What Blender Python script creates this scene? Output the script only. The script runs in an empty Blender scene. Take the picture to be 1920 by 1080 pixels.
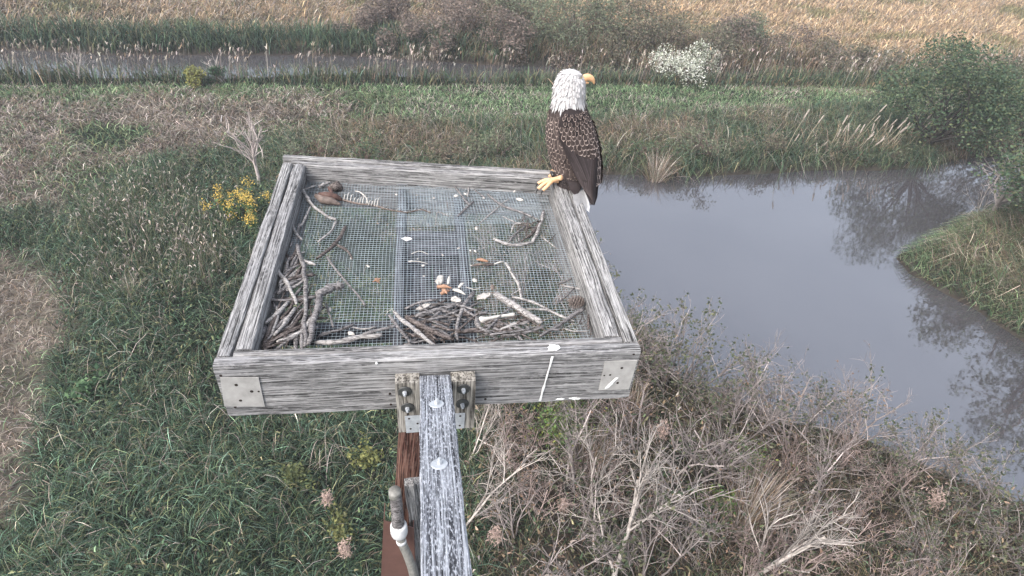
import bpy, math, random
import numpy as np
from mathutils import Vector, Matrix

R = math.radians
rng = np.random.default_rng(11)
random.seed(11)
scene = bpy.context.scene
col = scene.collection

# ------------------------------------------------------------------ camera
FOC = 1187.0                       # focal length in pixels of the 1920 px wide photograph
HC = 7.2                           # height of the lens above the meadow
ROT = np.array([[0.99121043, -0.02387971, 0.13012164],
                [-0.11636008, -0.62535415, 0.77161682],
                [0.06294612, -0.7799756, -0.62263621]])   # lens (right, down, forward) -> place
CAM = np.array([0.0, 0.0, HC])
cam_data = bpy.data.cameras.new('camera')
cam = bpy.data.objects.new('camera', cam_data)
col.objects.link(cam)
cam_data.sensor_width = 36.0
cam_data.lens = 36.0 * FOC / 1920.0
cam_data.clip_start = 0.02
cam_data.clip_end = 2000.0
_m = Matrix.Identity(4)
for i in range(3):
    _m[i][0] = ROT[i, 0]
    _m[i][1] = -ROT[i, 1]
    _m[i][2] = -ROT[i, 2]
    _m[i][3] = CAM[i]
cam.matrix_world = _m
scene.camera = cam

# ------------------------------------------------------------------ sky, sun, exposure
SUN_EL, SUN_AZ = 48.0, -125.0       # degrees; azimuth from +Y towards +X
world = bpy.data.worlds.new('World')
scene.world = world
world.use_nodes = True
wn, wl = world.node_tree.nodes, world.node_tree.links
bg = wn['Background']
sky = wn.new('ShaderNodeTexSky')
sky.sky_type = 'NISHITA'
sky.sun_disc = False
sky.sun_elevation = R(SUN_EL)
sky.sun_rotation = R(SUN_AZ)
sky.air_density = 1.0
sky.dust_density = 4.0
sky.ozone_density = 1.5
hsv = wn.new('ShaderNodeHueSaturation')     # a veil of even cloud takes most of the blue away
hsv.inputs['Saturation'].default_value = 0.5
wl.new(sky.outputs[0], hsv.inputs['Color'])
wl.new(hsv.outputs[0], bg.inputs['Color'])
bg.inputs['Strength'].default_value = 0.15

sun_data = bpy.data.lights.new('sun', 'SUN')
sun_data.energy = 0.6
sun_data.angle = R(30)
sun_data.color = (1.0, 0.96, 0.93)
sun = bpy.data.objects.new('sun', sun_data)
col.objects.link(sun)
_sd = Vector((math.sin(R(SUN_AZ)) * math.cos(R(SUN_EL)), math.cos(R(SUN_AZ)) * math.cos(R(SUN_EL)), math.sin(R(SUN_EL))))
sun.rotation_euler = _sd.to_track_quat('Z', 'Y').to_euler()
sun.location = (-10, -20, 30)

scene.view_settings.view_transform = 'Standard'
scene.view_settings.look = 'None'
scene.view_settings.gamma = 1.0
scene.view_settings.use_curve_mapping = False
scene.view_settings.exposure = 1.7
scene.render.engine = 'CYCLES'
cy = scene.cycles
cy.use_denoising = True
cy.max_bounces = 6
cy.diffuse_bounces = 2
cy.glossy_bounces = 3
cy.transmission_bounces = 3
cy.volume_bounces = 0
cy.transparent_max_bounces = 6
cy.caustics_reflective = False
cy.caustics_refractive = False

# ------------------------------------------------------------------ photo pixel -> place
def ray(u, v):
    return ROT @ np.array([u - 960.0, v - 540.0, FOC])

def onz(u, v, z=0.0):
    """the point of height z that stands behind a photo pixel"""
    d = ray(u, v)
    return CAM + d * ((z - HC) / d[2])

def ony(u, v, y):
    """the point of the upright plane at depth y behind a photo pixel"""
    d = ray(u, v)
    return CAM + d * (y / d[1])

# ------------------------------------------------------------------ mesh helpers
class MB:
    """collects pieces of one mesh"""
    def __init__(self):
        self.v, self.f, self.c, self.n = [], [], [], 0
    def add(self, verts, faces, colour=None):
        verts = np.asarray(verts, float).reshape(-1, 3)
        self.v.append(verts)
        o = self.n
        self.f.extend([tuple(i + o for i in f) for f in faces])
        if colour is not None:
            c = np.asarray(colour, float)
            if c.ndim == 1:
                c = np.tile(c, (len(verts), 1))
            self.c.append(c)
        self.n += len(verts)
        return self
    def tube(self, pts, radii, sides=6, colour=None, cap=True):
        v, f = tube(pts, radii, sides, cap)
        return self.add(v, f, colour)
    def box(self, lo, hi, colour=None):
        x0, y0, z0 = lo
        x1, y1, z1 = hi
        v = [(x0, y0, z0), (x1, y0, z0), (x1, y1, z0), (x0, y1, z0), (x0, y0, z1), (x1, y0, z1), (x1, y1, z1), (x0, y1, z1)]
        return self.add(v, [(0, 3, 2, 1), (4, 5, 6, 7), (0, 1, 5, 4), (1, 2, 6, 5), (2, 3, 7, 6), (3, 0, 4, 7)], colour)
    def build(self, name, material, parent=None, origin=None, smooth=False):
        v = np.concatenate(self.v) if self.v else np.zeros((0, 3))
        o = np.zeros(3) if origin is None else np.asarray(origin, float)
        me = bpy.data.meshes.new(name)
        me.from_pydata((v - o).tolist(), [], self.f)
        if self.c:
            c = np.concatenate(self.c)
            a = me.attributes.new('tint', 'FLOAT_COLOR', 'POINT')
            a.data.foreach_set('color', np.concatenate([c, np.ones((len(c), 1))], 1).astype(np.float32).ravel())
        if smooth:
            me.polygons.foreach_set('use_smooth', [True] * len(me.polygons))
        me.materials.append(material)
        ob = bpy.data.objects.new(name, me)
        col.objects.link(ob)
        ob.location = Vector(o.tolist())
        if parent is not None:
            ob.parent = parent
            ob.location = Vector(o.tolist()) - ORIGIN.get(parent.name, Vector((0, 0, 0)))
        ORIGIN[ob.name] = Vector(o.tolist())
        return ob

ORIGIN = {}       # where each object's own origin stands in the place (no rotations are used on builders' roots)

def frames(pts):
    pts = np.asarray(pts, float)
    t = np.gradient(pts, axis=0)
    t /= np.linalg.norm(t, axis=1)[:, None] + 1e-12
    ref = np.array([0.31, 0.17, 0.93]) if abs(t[0] @ np.array([0.31, 0.17, 0.93])) < 0.9 else np.array([1.0, 0.1, 0.0])
    a = np.cross(t, ref)
    a /= np.linalg.norm(a, axis=1)[:, None] + 1e-12
    b = np.cross(t, a)
    return t, a, b

_ring_cache = {}
def tube(pts, radii, sides=6, cap=True):
    pts = np.asarray(pts, float)
    n = len(pts)
    radii = np.broadcast_to(np.asarray(radii, float), (n,)) if np.ndim(radii) < 2 else np.asarray(radii, float)
    t, a, b = frames(pts)
    key = (n, sides, cap)
    if key not in _ring_cache:
        f = []
        for i in range(n - 1):
            for j in range(sides):
                k = (j + 1) % sides
                f.append((i * sides + j, i * sides + k, (i + 1) * sides + k, (i + 1) * sides + j))
        if cap:
            f.append(tuple(range(sides))[::-1])
            f.append(tuple((n - 1) * sides + j for j in range(sides)))
        _ring_cache[key] = f
    th = np.arange(sides) * 2 * math.pi / sides
    rr = radii[:, None] if radii.ndim == 1 else radii
    v = pts[:, None, :] + a[:, None, :] * (np.cos(th) * rr)[:, :, None] + b[:, None, :] * (np.sin(th) * rr)[:, :, None]
    return v.reshape(-1, 3), _ring_cache[key]

def smooth_path(pts, n):
    """Catmull-Rom through the points"""
    p = np.asarray(pts, float)
    if len(p) == 2:
        return p[0] + (p[1] - p[0]) * np.linspace(0, 1, n)[:, None]
    q = np.vstack([2 * p[0] - p[1], p, 2 * p[-1] - p[-2]])
    u = np.linspace(0, len(p) - 1 - 1e-6, n)
    i = u.astype(int)
    s = (u - i)[:, None]
    a, b, c, d = q[i], q[i + 1], q[i + 2], q[i + 3]
    return 0.5 * ((2 * b) + (-a + c) * s + (2 * a - 5 * b + 4 * c - d) * s ** 2 + (-a + 3 * b - 3 * c + d) * s ** 3)

def tag(o, label, category, group=None, kind=None):
    o['label'] = label
    if category:
        o['category'] = category
    if group:
        o['group'] = group
    if kind:
        o['kind'] = kind
    return o

def thing(name, loc, label, category, group=None):
    o = bpy.data.objects.new(name, None)
    o.empty_display_size = 0.1
    col.objects.link(o)
    o.location = Vector([float(x) for x in loc])
    ORIGIN[o.name] = o.location.copy()
    return tag(o, label, category, group)

def structure(o):
    o['kind'] = 'structure'
    return o

def copy_tree(o, parent=None):
    c = o.copy()
    col.objects.link(c)
    c.parent = parent
    for ch in list(o.children):
        copy_tree(ch, c)
    return c

def fast_mesh(name, verts, quads, tris, colours, material):
    """large mesh straight from arrays"""
    me = bpy.data.meshes.new(name)
    nv, nq, nt = len(verts), len(quads), len(tris)
    me.vertices.add(nv)
    me.vertices.foreach_set('co', np.asarray(verts, np.float32).ravel())
    me.loops.add(nq * 4 + nt * 3)
    idx = np.concatenate([np.asarray(quads, np.int32).ravel(), np.asarray(tris, np.int32).ravel()])
    me.loops.foreach_set('vertex_index', idx)
    me.polygons.add(nq + nt)
    st = np.concatenate([np.arange(nq) * 4, nq * 4 + np.arange(nt) * 3]).astype(np.int32)
    me.polygons.foreach_set('loop_start', st)
    me.update(calc_edges=True)
    if colours is not None:
        a = me.attributes.new('tint', 'FLOAT_COLOR', 'POINT')
        a.data.foreach_set('color', np.concatenate([colours, np.ones((nv, 1))], 1).astype(np.float32).ravel())
    me.materials.append(material)
    ob = bpy.data.objects.new(name, me)
    col.objects.link(ob)
    return ob

# ------------------------------------------------------------------ smooth noise for shapes
def _hash(ix, iy, seed):
    n = (ix * 374761393 + iy * 668265263 + seed * 974711) & 0xffffffff
    n = ((n ^ (n >> 13)) * 1274126177) & 0xffffffff
    return ((n ^ (n >> 16)) & 0xffff) / 65535.0

def noise2(x, y, seed=0):
    x = np.asarray(x, float); y = np.asarray(y, float)
    ix = np.floor(x).astype(np.int64); iy = np.floor(y).astype(np.int64)
    fx = x - ix; fy = y - iy
    fx = fx * fx * (3 - 2 * fx); fy = fy * fy * (3 - 2 * fy)
    a = _hash(ix, iy, seed); b = _hash(ix + 1, iy, seed); c = _hash(ix, iy + 1, seed); d = _hash(ix + 1, iy + 1, seed)
    return (a * (1 - fx) + b * fx) * (1 - fy) + (c * (1 - fx) + d * fx) * fy

def fbm(x, y, seed=0, oct=4):
    s = 0; a = 0.5; t = 0
    for k in range(oct):
        s = s + a * noise2(np.asarray(x) * 2 ** k, np.asarray(y) * 2 ** k, seed + k * 7)
        t += a; a *= 0.55
    return s / t

# ------------------------------------------------------------------ materials
def material(name):
    m = bpy.data.materials.new(name)
    m.use_nodes = True
    n, l = m.node_tree.nodes, m.node_tree.links
    return m, n, l, n['Principled BSDF']

def ramp(n, stops):
    r = n.new('ShaderNodeValToRGB')
    e = r.color_ramp.elements
    while len(e) < len(stops):
        e.new(0.5)
    for k, (p, c) in enumerate(stops):
        e[k].position = p
        e[k].color = (c[0], c[1], c[2], 1)
    return r

def tex_noise(n, l, scale, coords, vec=(1, 1, 1), detail=6, rough=0.6, distort=0.0):
    mp = n.new('ShaderNodeMapping')
    mp.inputs['Scale'].default_value = vec
    l.new(coords, mp.inputs['Vector'])
    t = n.new('ShaderNodeTexNoise')
    t.inputs['Scale'].default_value = scale
    t.inputs['Detail'].default_value = detail
    t.inputs['Roughness'].default_value = rough
    t.inputs['Distortion'].default_value = distort
    l.new(mp.outputs[0], t.inputs['Vector'])
    return t

def mix(n, l, kind, fac, a, b):
    x = n.new('ShaderNodeMix')
    x.data_type = 'RGBA'
    x.blend_type = kind
    for sock, val in ((x.inputs[0], fac), (x.inputs[6], a), (x.inputs[7], b)):
        if hasattr(val, 'is_linked') or hasattr(val, 'links'):
            l.new(val, sock)
        elif isinstance(val, (int, float)):
            sock.default_value = val
        else:
            sock.default_value = (val[0], val[1], val[2], 1)
    return x.outputs[2]

def bump(n, l, bsdf, height, strength, dist=0.01):
    b = n.new('ShaderNodeBump')
    b.inputs['Strength'].default_value = strength
    b.inputs['Distance'].default_value = dist
    l.new(height, b.inputs['Height'])
    l.new(b.outputs[0], bsdf.inputs['Normal'])

def mat_plain(name, colour, rough=0.7, spread=0.25, scale=40, metallic=0.0, spec=0.3, bumpy=0.2):
    m, n, l, b = material(name)
    tc = n.new('ShaderNodeTexCoord')
    t = tex_noise(n, l, scale, tc.outputs['Object'])
    lo = [c * (1 - spread) for c in colour]
    hi = [min(1, c * (1 + spread)) for c in colour]
    r = ramp(n, [(0.3, lo), (0.7, hi)])
    l.new(t.outputs['Fac'], r.inputs[0])
    l.new(r.outputs[0], b.inputs['Base Color'])
    b.inputs['Roughness'].default_value = rough
    b.inputs['Metallic'].default_value = metallic
    b.inputs['Specular IOR Level'].default_value = spec
    if bumpy:
        bump(n, l, b, t.outputs['Fac'], bumpy, 0.003)
    return m

def mat_tint(name, rough=0.7, spec=0.06, gain=0.25, scale=30, translucent=0.0):
    """colour carried by the pieces themselves"""
    m, n, l, b = material(name)
    at = n.new('ShaderNodeAttribute')
    at.attribute_name = 'tint'
    tc = n.new('ShaderNodeTexCoord')
    t = tex_noise(n, l, scale, tc.outputs['Object'], detail=3)
    r = ramp(n, [(0.25, (1 - gain,) * 3), (0.75, (1 + gain,) * 3)])
    l.new(t.outputs['Fac'], r.inputs[0])
    c = mix(n, l, 'MULTIPLY', 1.0, at.outputs['Color'], r.outputs[0])
    l.new(c, b.inputs['Base Color'])
    b.inputs['Roughness'].default_value = rough
    b.inputs['Specular IOR Level'].default_value = spec
    if translucent:
        tr = n.new('ShaderNodeBsdfTranslucent')
        l.new(c, tr.inputs['Color'])
        ms = n.new('ShaderNodeMixShader')
        ms.inputs[0].default_value = translucent
        l.new(b.outputs[0], ms.inputs[1])
        l.new(tr.outputs[0], ms.inputs[2])
        l.new(ms.outputs[0], n['Material Output'].inputs['Surface'])
    return m

def mat_wood(name, dark, mid, light, grain=190.0, along=1.5, flake=0.45, lichen=None, rough=0.85, strength=0.7, fleck=90.0):
    """weathered board: fibres along local X, raised grain, checks and pale flakes"""
    m, n, l, b = material(name)
    tc = n.new('ShaderNodeTexCoord')
    oi = n.new('ShaderNodeObjectInfo')
    off = n.new('ShaderNodeVectorMath'); off.operation = 'ADD'
    sc = n.new('ShaderNodeVectorMath'); sc.operation = 'SCALE'
    l.new(oi.outputs['Random'], sc.inputs['Scale'])
    sc.inputs[0].default_value = (13.0, 7.0, 5.0)
    l.new(tc.outputs['Object'], off.inputs[0])
    l.new(sc.outputs[0], off.inputs[1])
    co = off.outputs[0]
    fib = tex_noise(n, l, 1.0, co, (along * 2, grain, grain), detail=5, rough=0.65, distort=0.6)
    fine = tex_noise(n, l, 1.0, co, (along * 3, grain * 2.6, grain * 2.6), detail=3, rough=0.6)
    broad = tex_noise(n, l, 5.0, co, (0.5, 1, 1), detail=4)
    fl = tex_noise(n, l, fleck, co, (0.3, 1, 1), detail=5, rough=0.7)
    r1 = ramp(n, [(0.37, dark), (0.45, mid), (0.58, light)])
    l.new(fib.outputs['Fac'], r1.inputs[0])
    r2 = ramp(n, [(0.40, (0.22,) * 3), (0.50, (1.12,) * 3)])
    l.new(fine.outputs['Fac'], r2.inputs[0])
    c = mix(n, l, 'MULTIPLY', 0.9, r1.outputs[0], r2.outputs[0])
    r3 = ramp(n, [(0.3, (0.72, 0.72, 0.74)), (0.7, (1.15, 1.15, 1.14))])
    l.new(broad.outputs['Fac'], r3.inputs[0])
    c = mix(n, l, 'MULTIPLY', 1.0, c, r3.outputs[0])
    r4 = ramp(n, [(0.5, (0, 0, 0)), (0.62, (1, 1, 1))])
    l.new(fl.outputs['Fac'], r4.inputs[0])
    sc2 = n.new('ShaderNodeMath'); sc2.operation = 'MULTIPLY'
    l.new(r4.outputs[0], sc2.inputs[0])
    sc2.inputs[1].default_value = flake
    c = mix(n, l, 'MIX', sc2.outputs[0], c, lichen or [min(1, x * 1.25) for x in light])
    l.new(c, b.inputs['Base Color'])
    b.inputs['Roughness'].default_value = rough
    b.inputs['Specular IOR Level'].default_value = 0.06
    ad = n.new('ShaderNodeMath'); ad.operation = 'ADD'
    l.new(fib.outputs['Fac'], ad.inputs[0]); l.new(fine.outputs['Fac'], ad.inputs[1])
    bump(n, l, b, ad.outputs[0], strength, 0.006)
    return m

M = {}
M['board'] = mat_wood('weathered_board', (0.025, 0.0245, 0.024), (0.155, 0.152, 0.149), (0.34, 0.333, 0.329), flake=0.4)
M['board_pale'] = mat_wood('weathered_pale_board', (0.022, 0.021, 0.02), (0.165, 0.16, 0.155), (0.36, 0.35, 0.34), grain=170, flake=0.35)
M['arm'] = mat_wood('flaking_white_board', (0.02, 0.021, 0.024), (0.10, 0.105, 0.12), (0.30, 0.315, 0.34), grain=150, flake=0.85, lichen=(0.44, 0.46, 0.50), fleck=210.0)
M['cleat'] = mat_wood('tan_weathered_board', (0.06, 0.052, 0.045), (0.19, 0.175, 0.15), (0.33, 0.31, 0.275), grain=60, flake=0.2)
M['post'] = mat_wood('red_brown_post', (0.014, 0.007, 0.006), (0.075, 0.036, 0.028), (0.16, 0.09, 0.07), grain=70, flake=0.2, lichen=(0.24, 0.18, 0.155))
M['joist'] = mat_wood('shade_dark_joist', (0.03, 0.03, 0.035), (0.045, 0.045, 0.049), (0.10, 0.10, 0.112), grain=80, flake=0.3)  # joist wood, kept dark so the planks below carry the cavity's shade
M['galv'] = mat_plain('galvanised_plate', (0.33, 0.32, 0.305), 0.55, 0.2, 25, metallic=0.1, spec=0.5, bumpy=0.1)
M['galv_bright'] = mat_plain('bright_galvanised', (0.36, 0.38, 0.40), 0.45, 0.2, 60, metallic=0.2, spec=0.5, bumpy=0.1)
M['steel_dark'] = mat_plain('dark_washer', (0.07, 0.072, 0.07), 0.5, 0.3, 80, metallic=0.5, spec=0.5, bumpy=0.1)
M['wire'] = mat_plain('zinc_wire', (0.33, 0.38, 0.41), 0.5, 0.3, 30, metallic=0.2, spec=0.4, bumpy=0)
M['hole'] = mat_plain('rusty_hole', (0.02, 0.012, 0.01), 0.9, 0.3, 200, bumpy=0)
M['pvc'] = mat_plain('white_plastic', (0.5, 0.5, 0.5), 0.45, 0.12, 50, spec=0.4)
M['conduit'] = mat_plain('grey_conduit', (0.17, 0.165, 0.15), 0.5, 0.35, 60, spec=0.4)
M['guard'] = mat_plain('brown_guard', (0.105, 0.056, 0.046), 0.55, 0.25, 9, spec=0.4)
M['dropping'] = mat_plain('white_dropping', (0.62, 0.62, 0.61), 0.8, 0.08, 90)
M['stick_pale'] = mat_wood('bleached_stick', (0.12, 0.11, 0.105), (0.22, 0.205, 0.195), (0.40, 0.38, 0.36), grain=150, along=9, flake=0.3, strength=0.5)
M['stick_grey'] = mat_wood('grey_stick', (0.03, 0.027, 0.026), (0.115, 0.107, 0.105), (0.25, 0.235, 0.23), grain=150, along=12, flake=0.35, strength=0.6)
M['stick_dark'] = mat_wood('dark_bark_stick', (0.02, 0.017, 0.015), (0.075, 0.062, 0.056), (0.17, 0.145, 0.135), grain=140, along=25, flake=0.3, strength=0.8)
M['bone'] = mat_plain('bleached_bone', (0.42, 0.395, 0.36), 0.6, 0.15, 90)
M['shell'] = mat_plain('chalky_shell', (0.33, 0.31, 0.285), 0.6, 0.55, 70)
M['flesh'] = mat_plain('dried_red_brown_skin', (0.075, 0.042, 0.033), 0.6, 0.5, 45, bumpy=0.6)
M['skin'] = mat_plain('dried_grey_skin', (0.12, 0.092, 0.078), 0.6, 0.5, 60, bumpy=0.6)
M['orange'] = mat_plain('dried_orange_shell', (0.27, 0.155, 0.10), 0.6, 0.35, 70)
M['cone'] = mat_plain('pine_cone', (0.16, 0.13, 0.115), 0.8, 0.4, 90)
M['tint'] = mat_tint('leaf_and_blade', translucent=0.15)
M['twig'] = mat_tint('twig_bark', rough=0.8, gain=0.35, scale=18)
M['feather'] = mat_tint('feather', rough=0.75, gain=0.12, scale=60)
M['beak'] = mat_plain('yellow_beak', (0.62, 0.36, 0.19), 0.4, 0.12, 60, spec=0.4, bumpy=0.05)
M['foot'] = mat_plain('yellow_foot', (0.60, 0.36, 0.20), 0.6, 0.2, 160, spec=0.35, bumpy=0.6)
M['talon'] = mat_plain('black_talon', (0.018, 0.016, 0.015), 0.3, 0.2, 60, spec=0.5, bumpy=0)
M['eye'] = mat_plain('pale_eye', (0.5, 0.42, 0.2), 0.1, 0.1, 30, spec=0.6, bumpy=0)

# ================================================================== THE SETTING
WATER = -0.28
def poly_ground(px, z=0.0):
    return np.array([onz(u, v, z)[:2] for u, v in px])

def inside(poly, x, y):
    x = np.asarray(x, float); y = np.asarray(y, float)
    r = np.zeros(x.shape, bool)
    n = len(poly)
    for i in range(n):
        x0, y0 = poly[i]; x1, y1 = poly[(i + 1) % n]
        if y0 == y1:
            continue
        c = ((y0 > y) != (y1 > y)) & (x < (x1 - x0) * (y - y0) / (y1 - y0) + x0)
        r ^= c
    return r

def edge_dist(poly, x, y):
    x = np.asarray(x, float); y = np.asarray(y, float)
    d = np.full(x.shape, 1e9)
    n = len(poly)
    for i in range(n):
        a = poly[i]; b = poly[(i + 1) % n]
        e = b - a
        t = np.clip(((x - a[0]) * e[0] + (y - a[1]) * e[1]) / (e @ e + 1e-9), 0, 1)
        d = np.minimum(d, np.hypot(x - a[0] - t * e[0], y - a[1] - t * e[1]))
    return d

def signed(poly, x, y):
    d = edge_dist(poly, x, y)
    return np.where(inside(poly, x, y), d, -d)

POND = poly_ground([(1105, 326), (1200, 330), (1330, 331), (1450, 325), (1560, 318), (1660, 322), (1740, 312), (1800, 300), (1919, 290),
                    (2150, 275), (2250, 330), (2080, 350), (1930, 392), (1860, 402), (1790, 425), (1725, 460), (1690, 485), (1705, 512), (1760, 545),
                    (1830, 585), (1919, 645), (2080, 730), (2400, 860), (2350, 1180), (2050, 1010), (1919, 945), (1760, 880), (1600, 822), (1420, 770),
                    (1290, 720), (1190, 640), (1110, 560), (1060, 480), (1045, 400), (1070, 345)], WATER)
CREEK = poly_ground([(-700, 128), (-300, 132), (0, 146), (200, 150), (430, 150), (700, 146), (900, 158), (1100, 153), (1250, 154), (1420, 152), (1600, 152), (1800, 150),
                     (1800, 143), (1600, 138), (1420, 134), (1250, 132), (1100, 128), (900, 122), (700, 106), (430, 104), (200, 103), (0, 92), (-300, 80), (-700, 72)], WATER)

def ground_z(x, y):
    x = np.asarray(x, float); y = np.asarray(y, float)
    base = 0.16 * (fbm(x * 0.35, y * 0.35, 3, 3) - 0.5) + 0.07 * (fbm(x * 1.4, y * 1.4, 9, 3) - 0.5)
    for poly, soft in ((POND, 0.7), (CREEK, 0.6)):
        wob = 0.35 * (fbm(x * 0.9, y * 0.9, 21, 3) - 0.5)
        s = signed(poly, x, y) + wob * 0.7
        k = np.clip((s + soft) / (2 * soft), 0, 1)
        k = k * k * (3 - 2 * k)
        base = base * (1 - k) + (WATER * 2.0) * k
    far = np.clip((y - 26) / 30, 0, 1)
    return base + far * 0.25 * fbm(x * 0.08, y * 0.08, 5, 3)

# ground colour zones, given as ground areas
TAN_NEAR = poly_ground([(-700, 1500), (-60, 1140), (20, 1010), (66, 900), (100, 720), (132, 600), (120, 505), (0, 462), (-400, 470), (-900, 800)])
TAN_FAR = poly_ground([(-900, 176), (0, 186), (300, 181), (640, 179), (735, 205), (650, 232), (500, 248), (350, 290), (270, 322), (190, 362), (100, 402), (0, 414), (-500, 430), (-1400, 400)])
PATCH_A = poly_ground([(125, 246), (180, 232), (260, 240), (285, 262), (270, 282), (200, 282), (150, 272)])
PATCH_B = poly_ground([(110, 370), (150, 330), (230, 300), (330, 292), (300, 330), (240, 350), (180, 385)])
SEEDY = poly_ground([(150, 420), (190, 370), (300, 350), (430, 380), (450, 470), (400, 560), (280, 600), (160, 560)])
BROWNISH = poly_ground([(880, 1150), (900, 900), (960, 780), (1200, 700), (1500, 820), (1700, 900), (1919, 980), (2100, 1200)])

def zone(poly, x, y, soft, seed):
    s = signed(poly, x, y) + (fbm(np.asarray(x) * 1.1, np.asarray(y) * 1.1, seed, 4) - 0.5) * soft * 2.2
    return np.clip(s / soft + 0.5, 0, 1)

def tan_amount(x, y):
    t = np.maximum(zone(TAN_NEAR, x, y, 0.5, 31), zone(TAN_FAR, x, y, 0.9, 37))
    t = t * (1 - zone(PATCH_A, x, y, 0.5, 41)) * (1 - 0.85 * zone(PATCH_B, x, y, 0.5, 43))
    streak = fbm(np.asarray(x) * 0.5 + np.asarray(y) * 0.28, np.asarray(y) * 1.3 - np.asarray(x) * 0.45, 47, 4)
    return t * np.clip(0.62 + 1.3 * (streak - 0.36), 0.15, 1)

def axis(lo, hi, step, far_lo, far_hi):
    mid = np.arange(lo, hi + 1e-6, step)
    up = hi + np.cumsum(step * 1.22 ** np.arange(1, 60))
    dn = lo - np.cumsum(step * 1.22 ** np.arange(1, 60))
    up = up[up < far_hi]; dn = dn[dn > far_lo]
    return np.concatenate([dn[::-1], mid, up])

gx = axis(-18, 30, 0.16, -900, 900)
gy = axis(1.0, 32, 0.13, -300, 1500)
GX, GY = np.meshgrid(gx, gy)
fx, fy = GX.ravel(), GY.ravel()
GZ = ground_z(fx, fy)
t_amt = tan_amount(fx, fy)
n1 = fbm(fx * 1.7, fy * 1.7, 51, 4)[:, None]
n2 = fbm(fx * 6, fy * 6, 57, 3)[:, None]
green = np.array([0.018, 0.023, 0.017]) * (0.6 + 0.8 * n1)
tan = np.array([0.125, 0.105, 0.085]) * (0.55 + 0.9 * n2)
brown = np.array([0.042, 0.034, 0.029]) * (0.6 + 0.8 * n1)
gc = green * (1 - t_amt[:, None]) + tan * t_amt[:, None]
bz = zone(BROWNISH, fx, fy, 0.8, 61)[:, None]
gc = gc * (1 - bz) + brown * bz
fm = np.clip((fy - 21.5 + 0.25 * fx) / 3.0 + (n1[:, 0] - 0.5) * 2.0, 0, 1)[:, None]
gold = np.array([0.30, 0.215, 0.13]) * (0.6 + 0.8 * n1)
gc = gc * (1 - fm) + gold * fm
wet = np.clip((0.02 - GZ) / 0.25, 0, 1)[:, None]
gc = gc * (1 - wet) + np.array([0.035, 0.03, 0.025]) * wet
nx, ny = len(gx), len(gy)
ii = (np.arange(ny - 1)[:, None] * nx + np.arange(nx - 1)[None, :]).ravel()
ground = fast_mesh('ground', np.stack([fx, fy, GZ], 1), np.stack([ii, ii + 1, ii + nx + 1, ii + nx], 1), np.zeros((0, 3), int), gc, mat_tint('soil_and_thatch', rough=0.95, spec=0.0, gain=0.45, scale=9))
ground.data.polygons.foreach_set('use_smooth', [True] * len(ground.data.polygons))
structure(ground)
ground['label'] = 'marshy meadow ground of thatch and soil'

wm, wnn, wll, wb = material('murky_water')
wtc = wnn.new('ShaderNodeTexCoord')
w1 = tex_noise(wnn, wll, 0.5, wtc.outputs['Object'], detail=3)
wr = ramp(wnn, [(0.3, (0.044, 0.041, 0.044)), (0.7, (0.056, 0.053, 0.056))])
wll.new(w1.outputs['Fac'], wr.inputs[0])
wll.new(wr.outputs[0], wb.inputs['Base Color'])
wb.inputs['Roughness'].default_value = 0.035
wb.inputs['IOR'].default_value = 1.95
wb.inputs['Specular IOR Level'].default_value = 1.0
w2 = tex_noise(wnn, wll, 2.2, wtc.outputs['Object'], (1, 1.6, 1), detail=4)
bump(wnn, wll, wb, w2.outputs['Fac'], 0.035, 0.05)

def water_sheet(name, x0, x1, y0, y1, label):
    m = MB().add([(x0, y0, WATER), (x1, y0, WATER), (x1, y1, WATER), (x0, y1, WATER)], [(0, 1, 2, 3)])
    o = structure(m.build(name, wm))
    o['label'] = label
    return o
water_sheet('pond_water', 1.0, 30.0, 1.0, 15.6, 'still murky grey pond beside the platform')
water_sheet('creek_water', -32.0, 30.0, 16.2, 24.0, 'narrow pale creek beyond the mown strip')

# ------------------------------------------------------------------ blades
def blades(pts, length, width, bend, lean, c0, c1, levels=3, az=None, droop=0.0):
    """tapered curved blades; c0 root colour, c1 tip colour (N,3)"""
    N = len(pts)
    az = rng.uniform(0, 2 * math.pi, N) if az is None else az
    d = np.stack([np.cos(az), np.sin(az), np.zeros(N)], 1)
    face = az + math.pi / 2 + rng.normal(0, 0.5, N)
    w = np.stack([np.cos(face), np.sin(face), np.zeros(N)], 1)
    vs, cs = [], []
    L = np.asarray(length)[:, None]; B = np.asarray(bend)[:, None]; LN = np.asarray(lean)[:, None]; W = np.asarray(width)[:, None]
    for k in range(levels + 1):
        s = k / levels
        out = LN * s + B * s * s
        up = s * np.sqrt(np.maximum(0.05, 1 - np.minimum(out, 0.97) ** 2)) - droop * B * s ** 3
        p = pts + d * L * out + np.array([0, 0, 1.0]) * L * up
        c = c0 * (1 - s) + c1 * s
        if k < levels:
            ww = W * (1 - 0.75 * s ** 1.5) * 0.5
            vs += [p - w * ww, p + w * ww]; cs += [c, c]
        else:
            vs.append(p); cs.append(c)
    nv = 2 * levels + 1
    V = np.stack(vs, 1).reshape(-1, 3)
    Cc = np.stack(cs, 1).reshape(-1, 3)
    o = (np.arange(N) * nv)[:, None]
    quads = np.concatenate([o + np.array([[2 * k, 2 * k + 1, 2 * k + 3, 2 * k + 2]]) for k in range(levels - 1)]) if levels > 1 else np.zeros((0, 4), int)
    tris = o + np.array([[2 * levels - 2, 2 * levels - 1, 2 * levels]])
    return V, quads, tris, Cc

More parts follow.
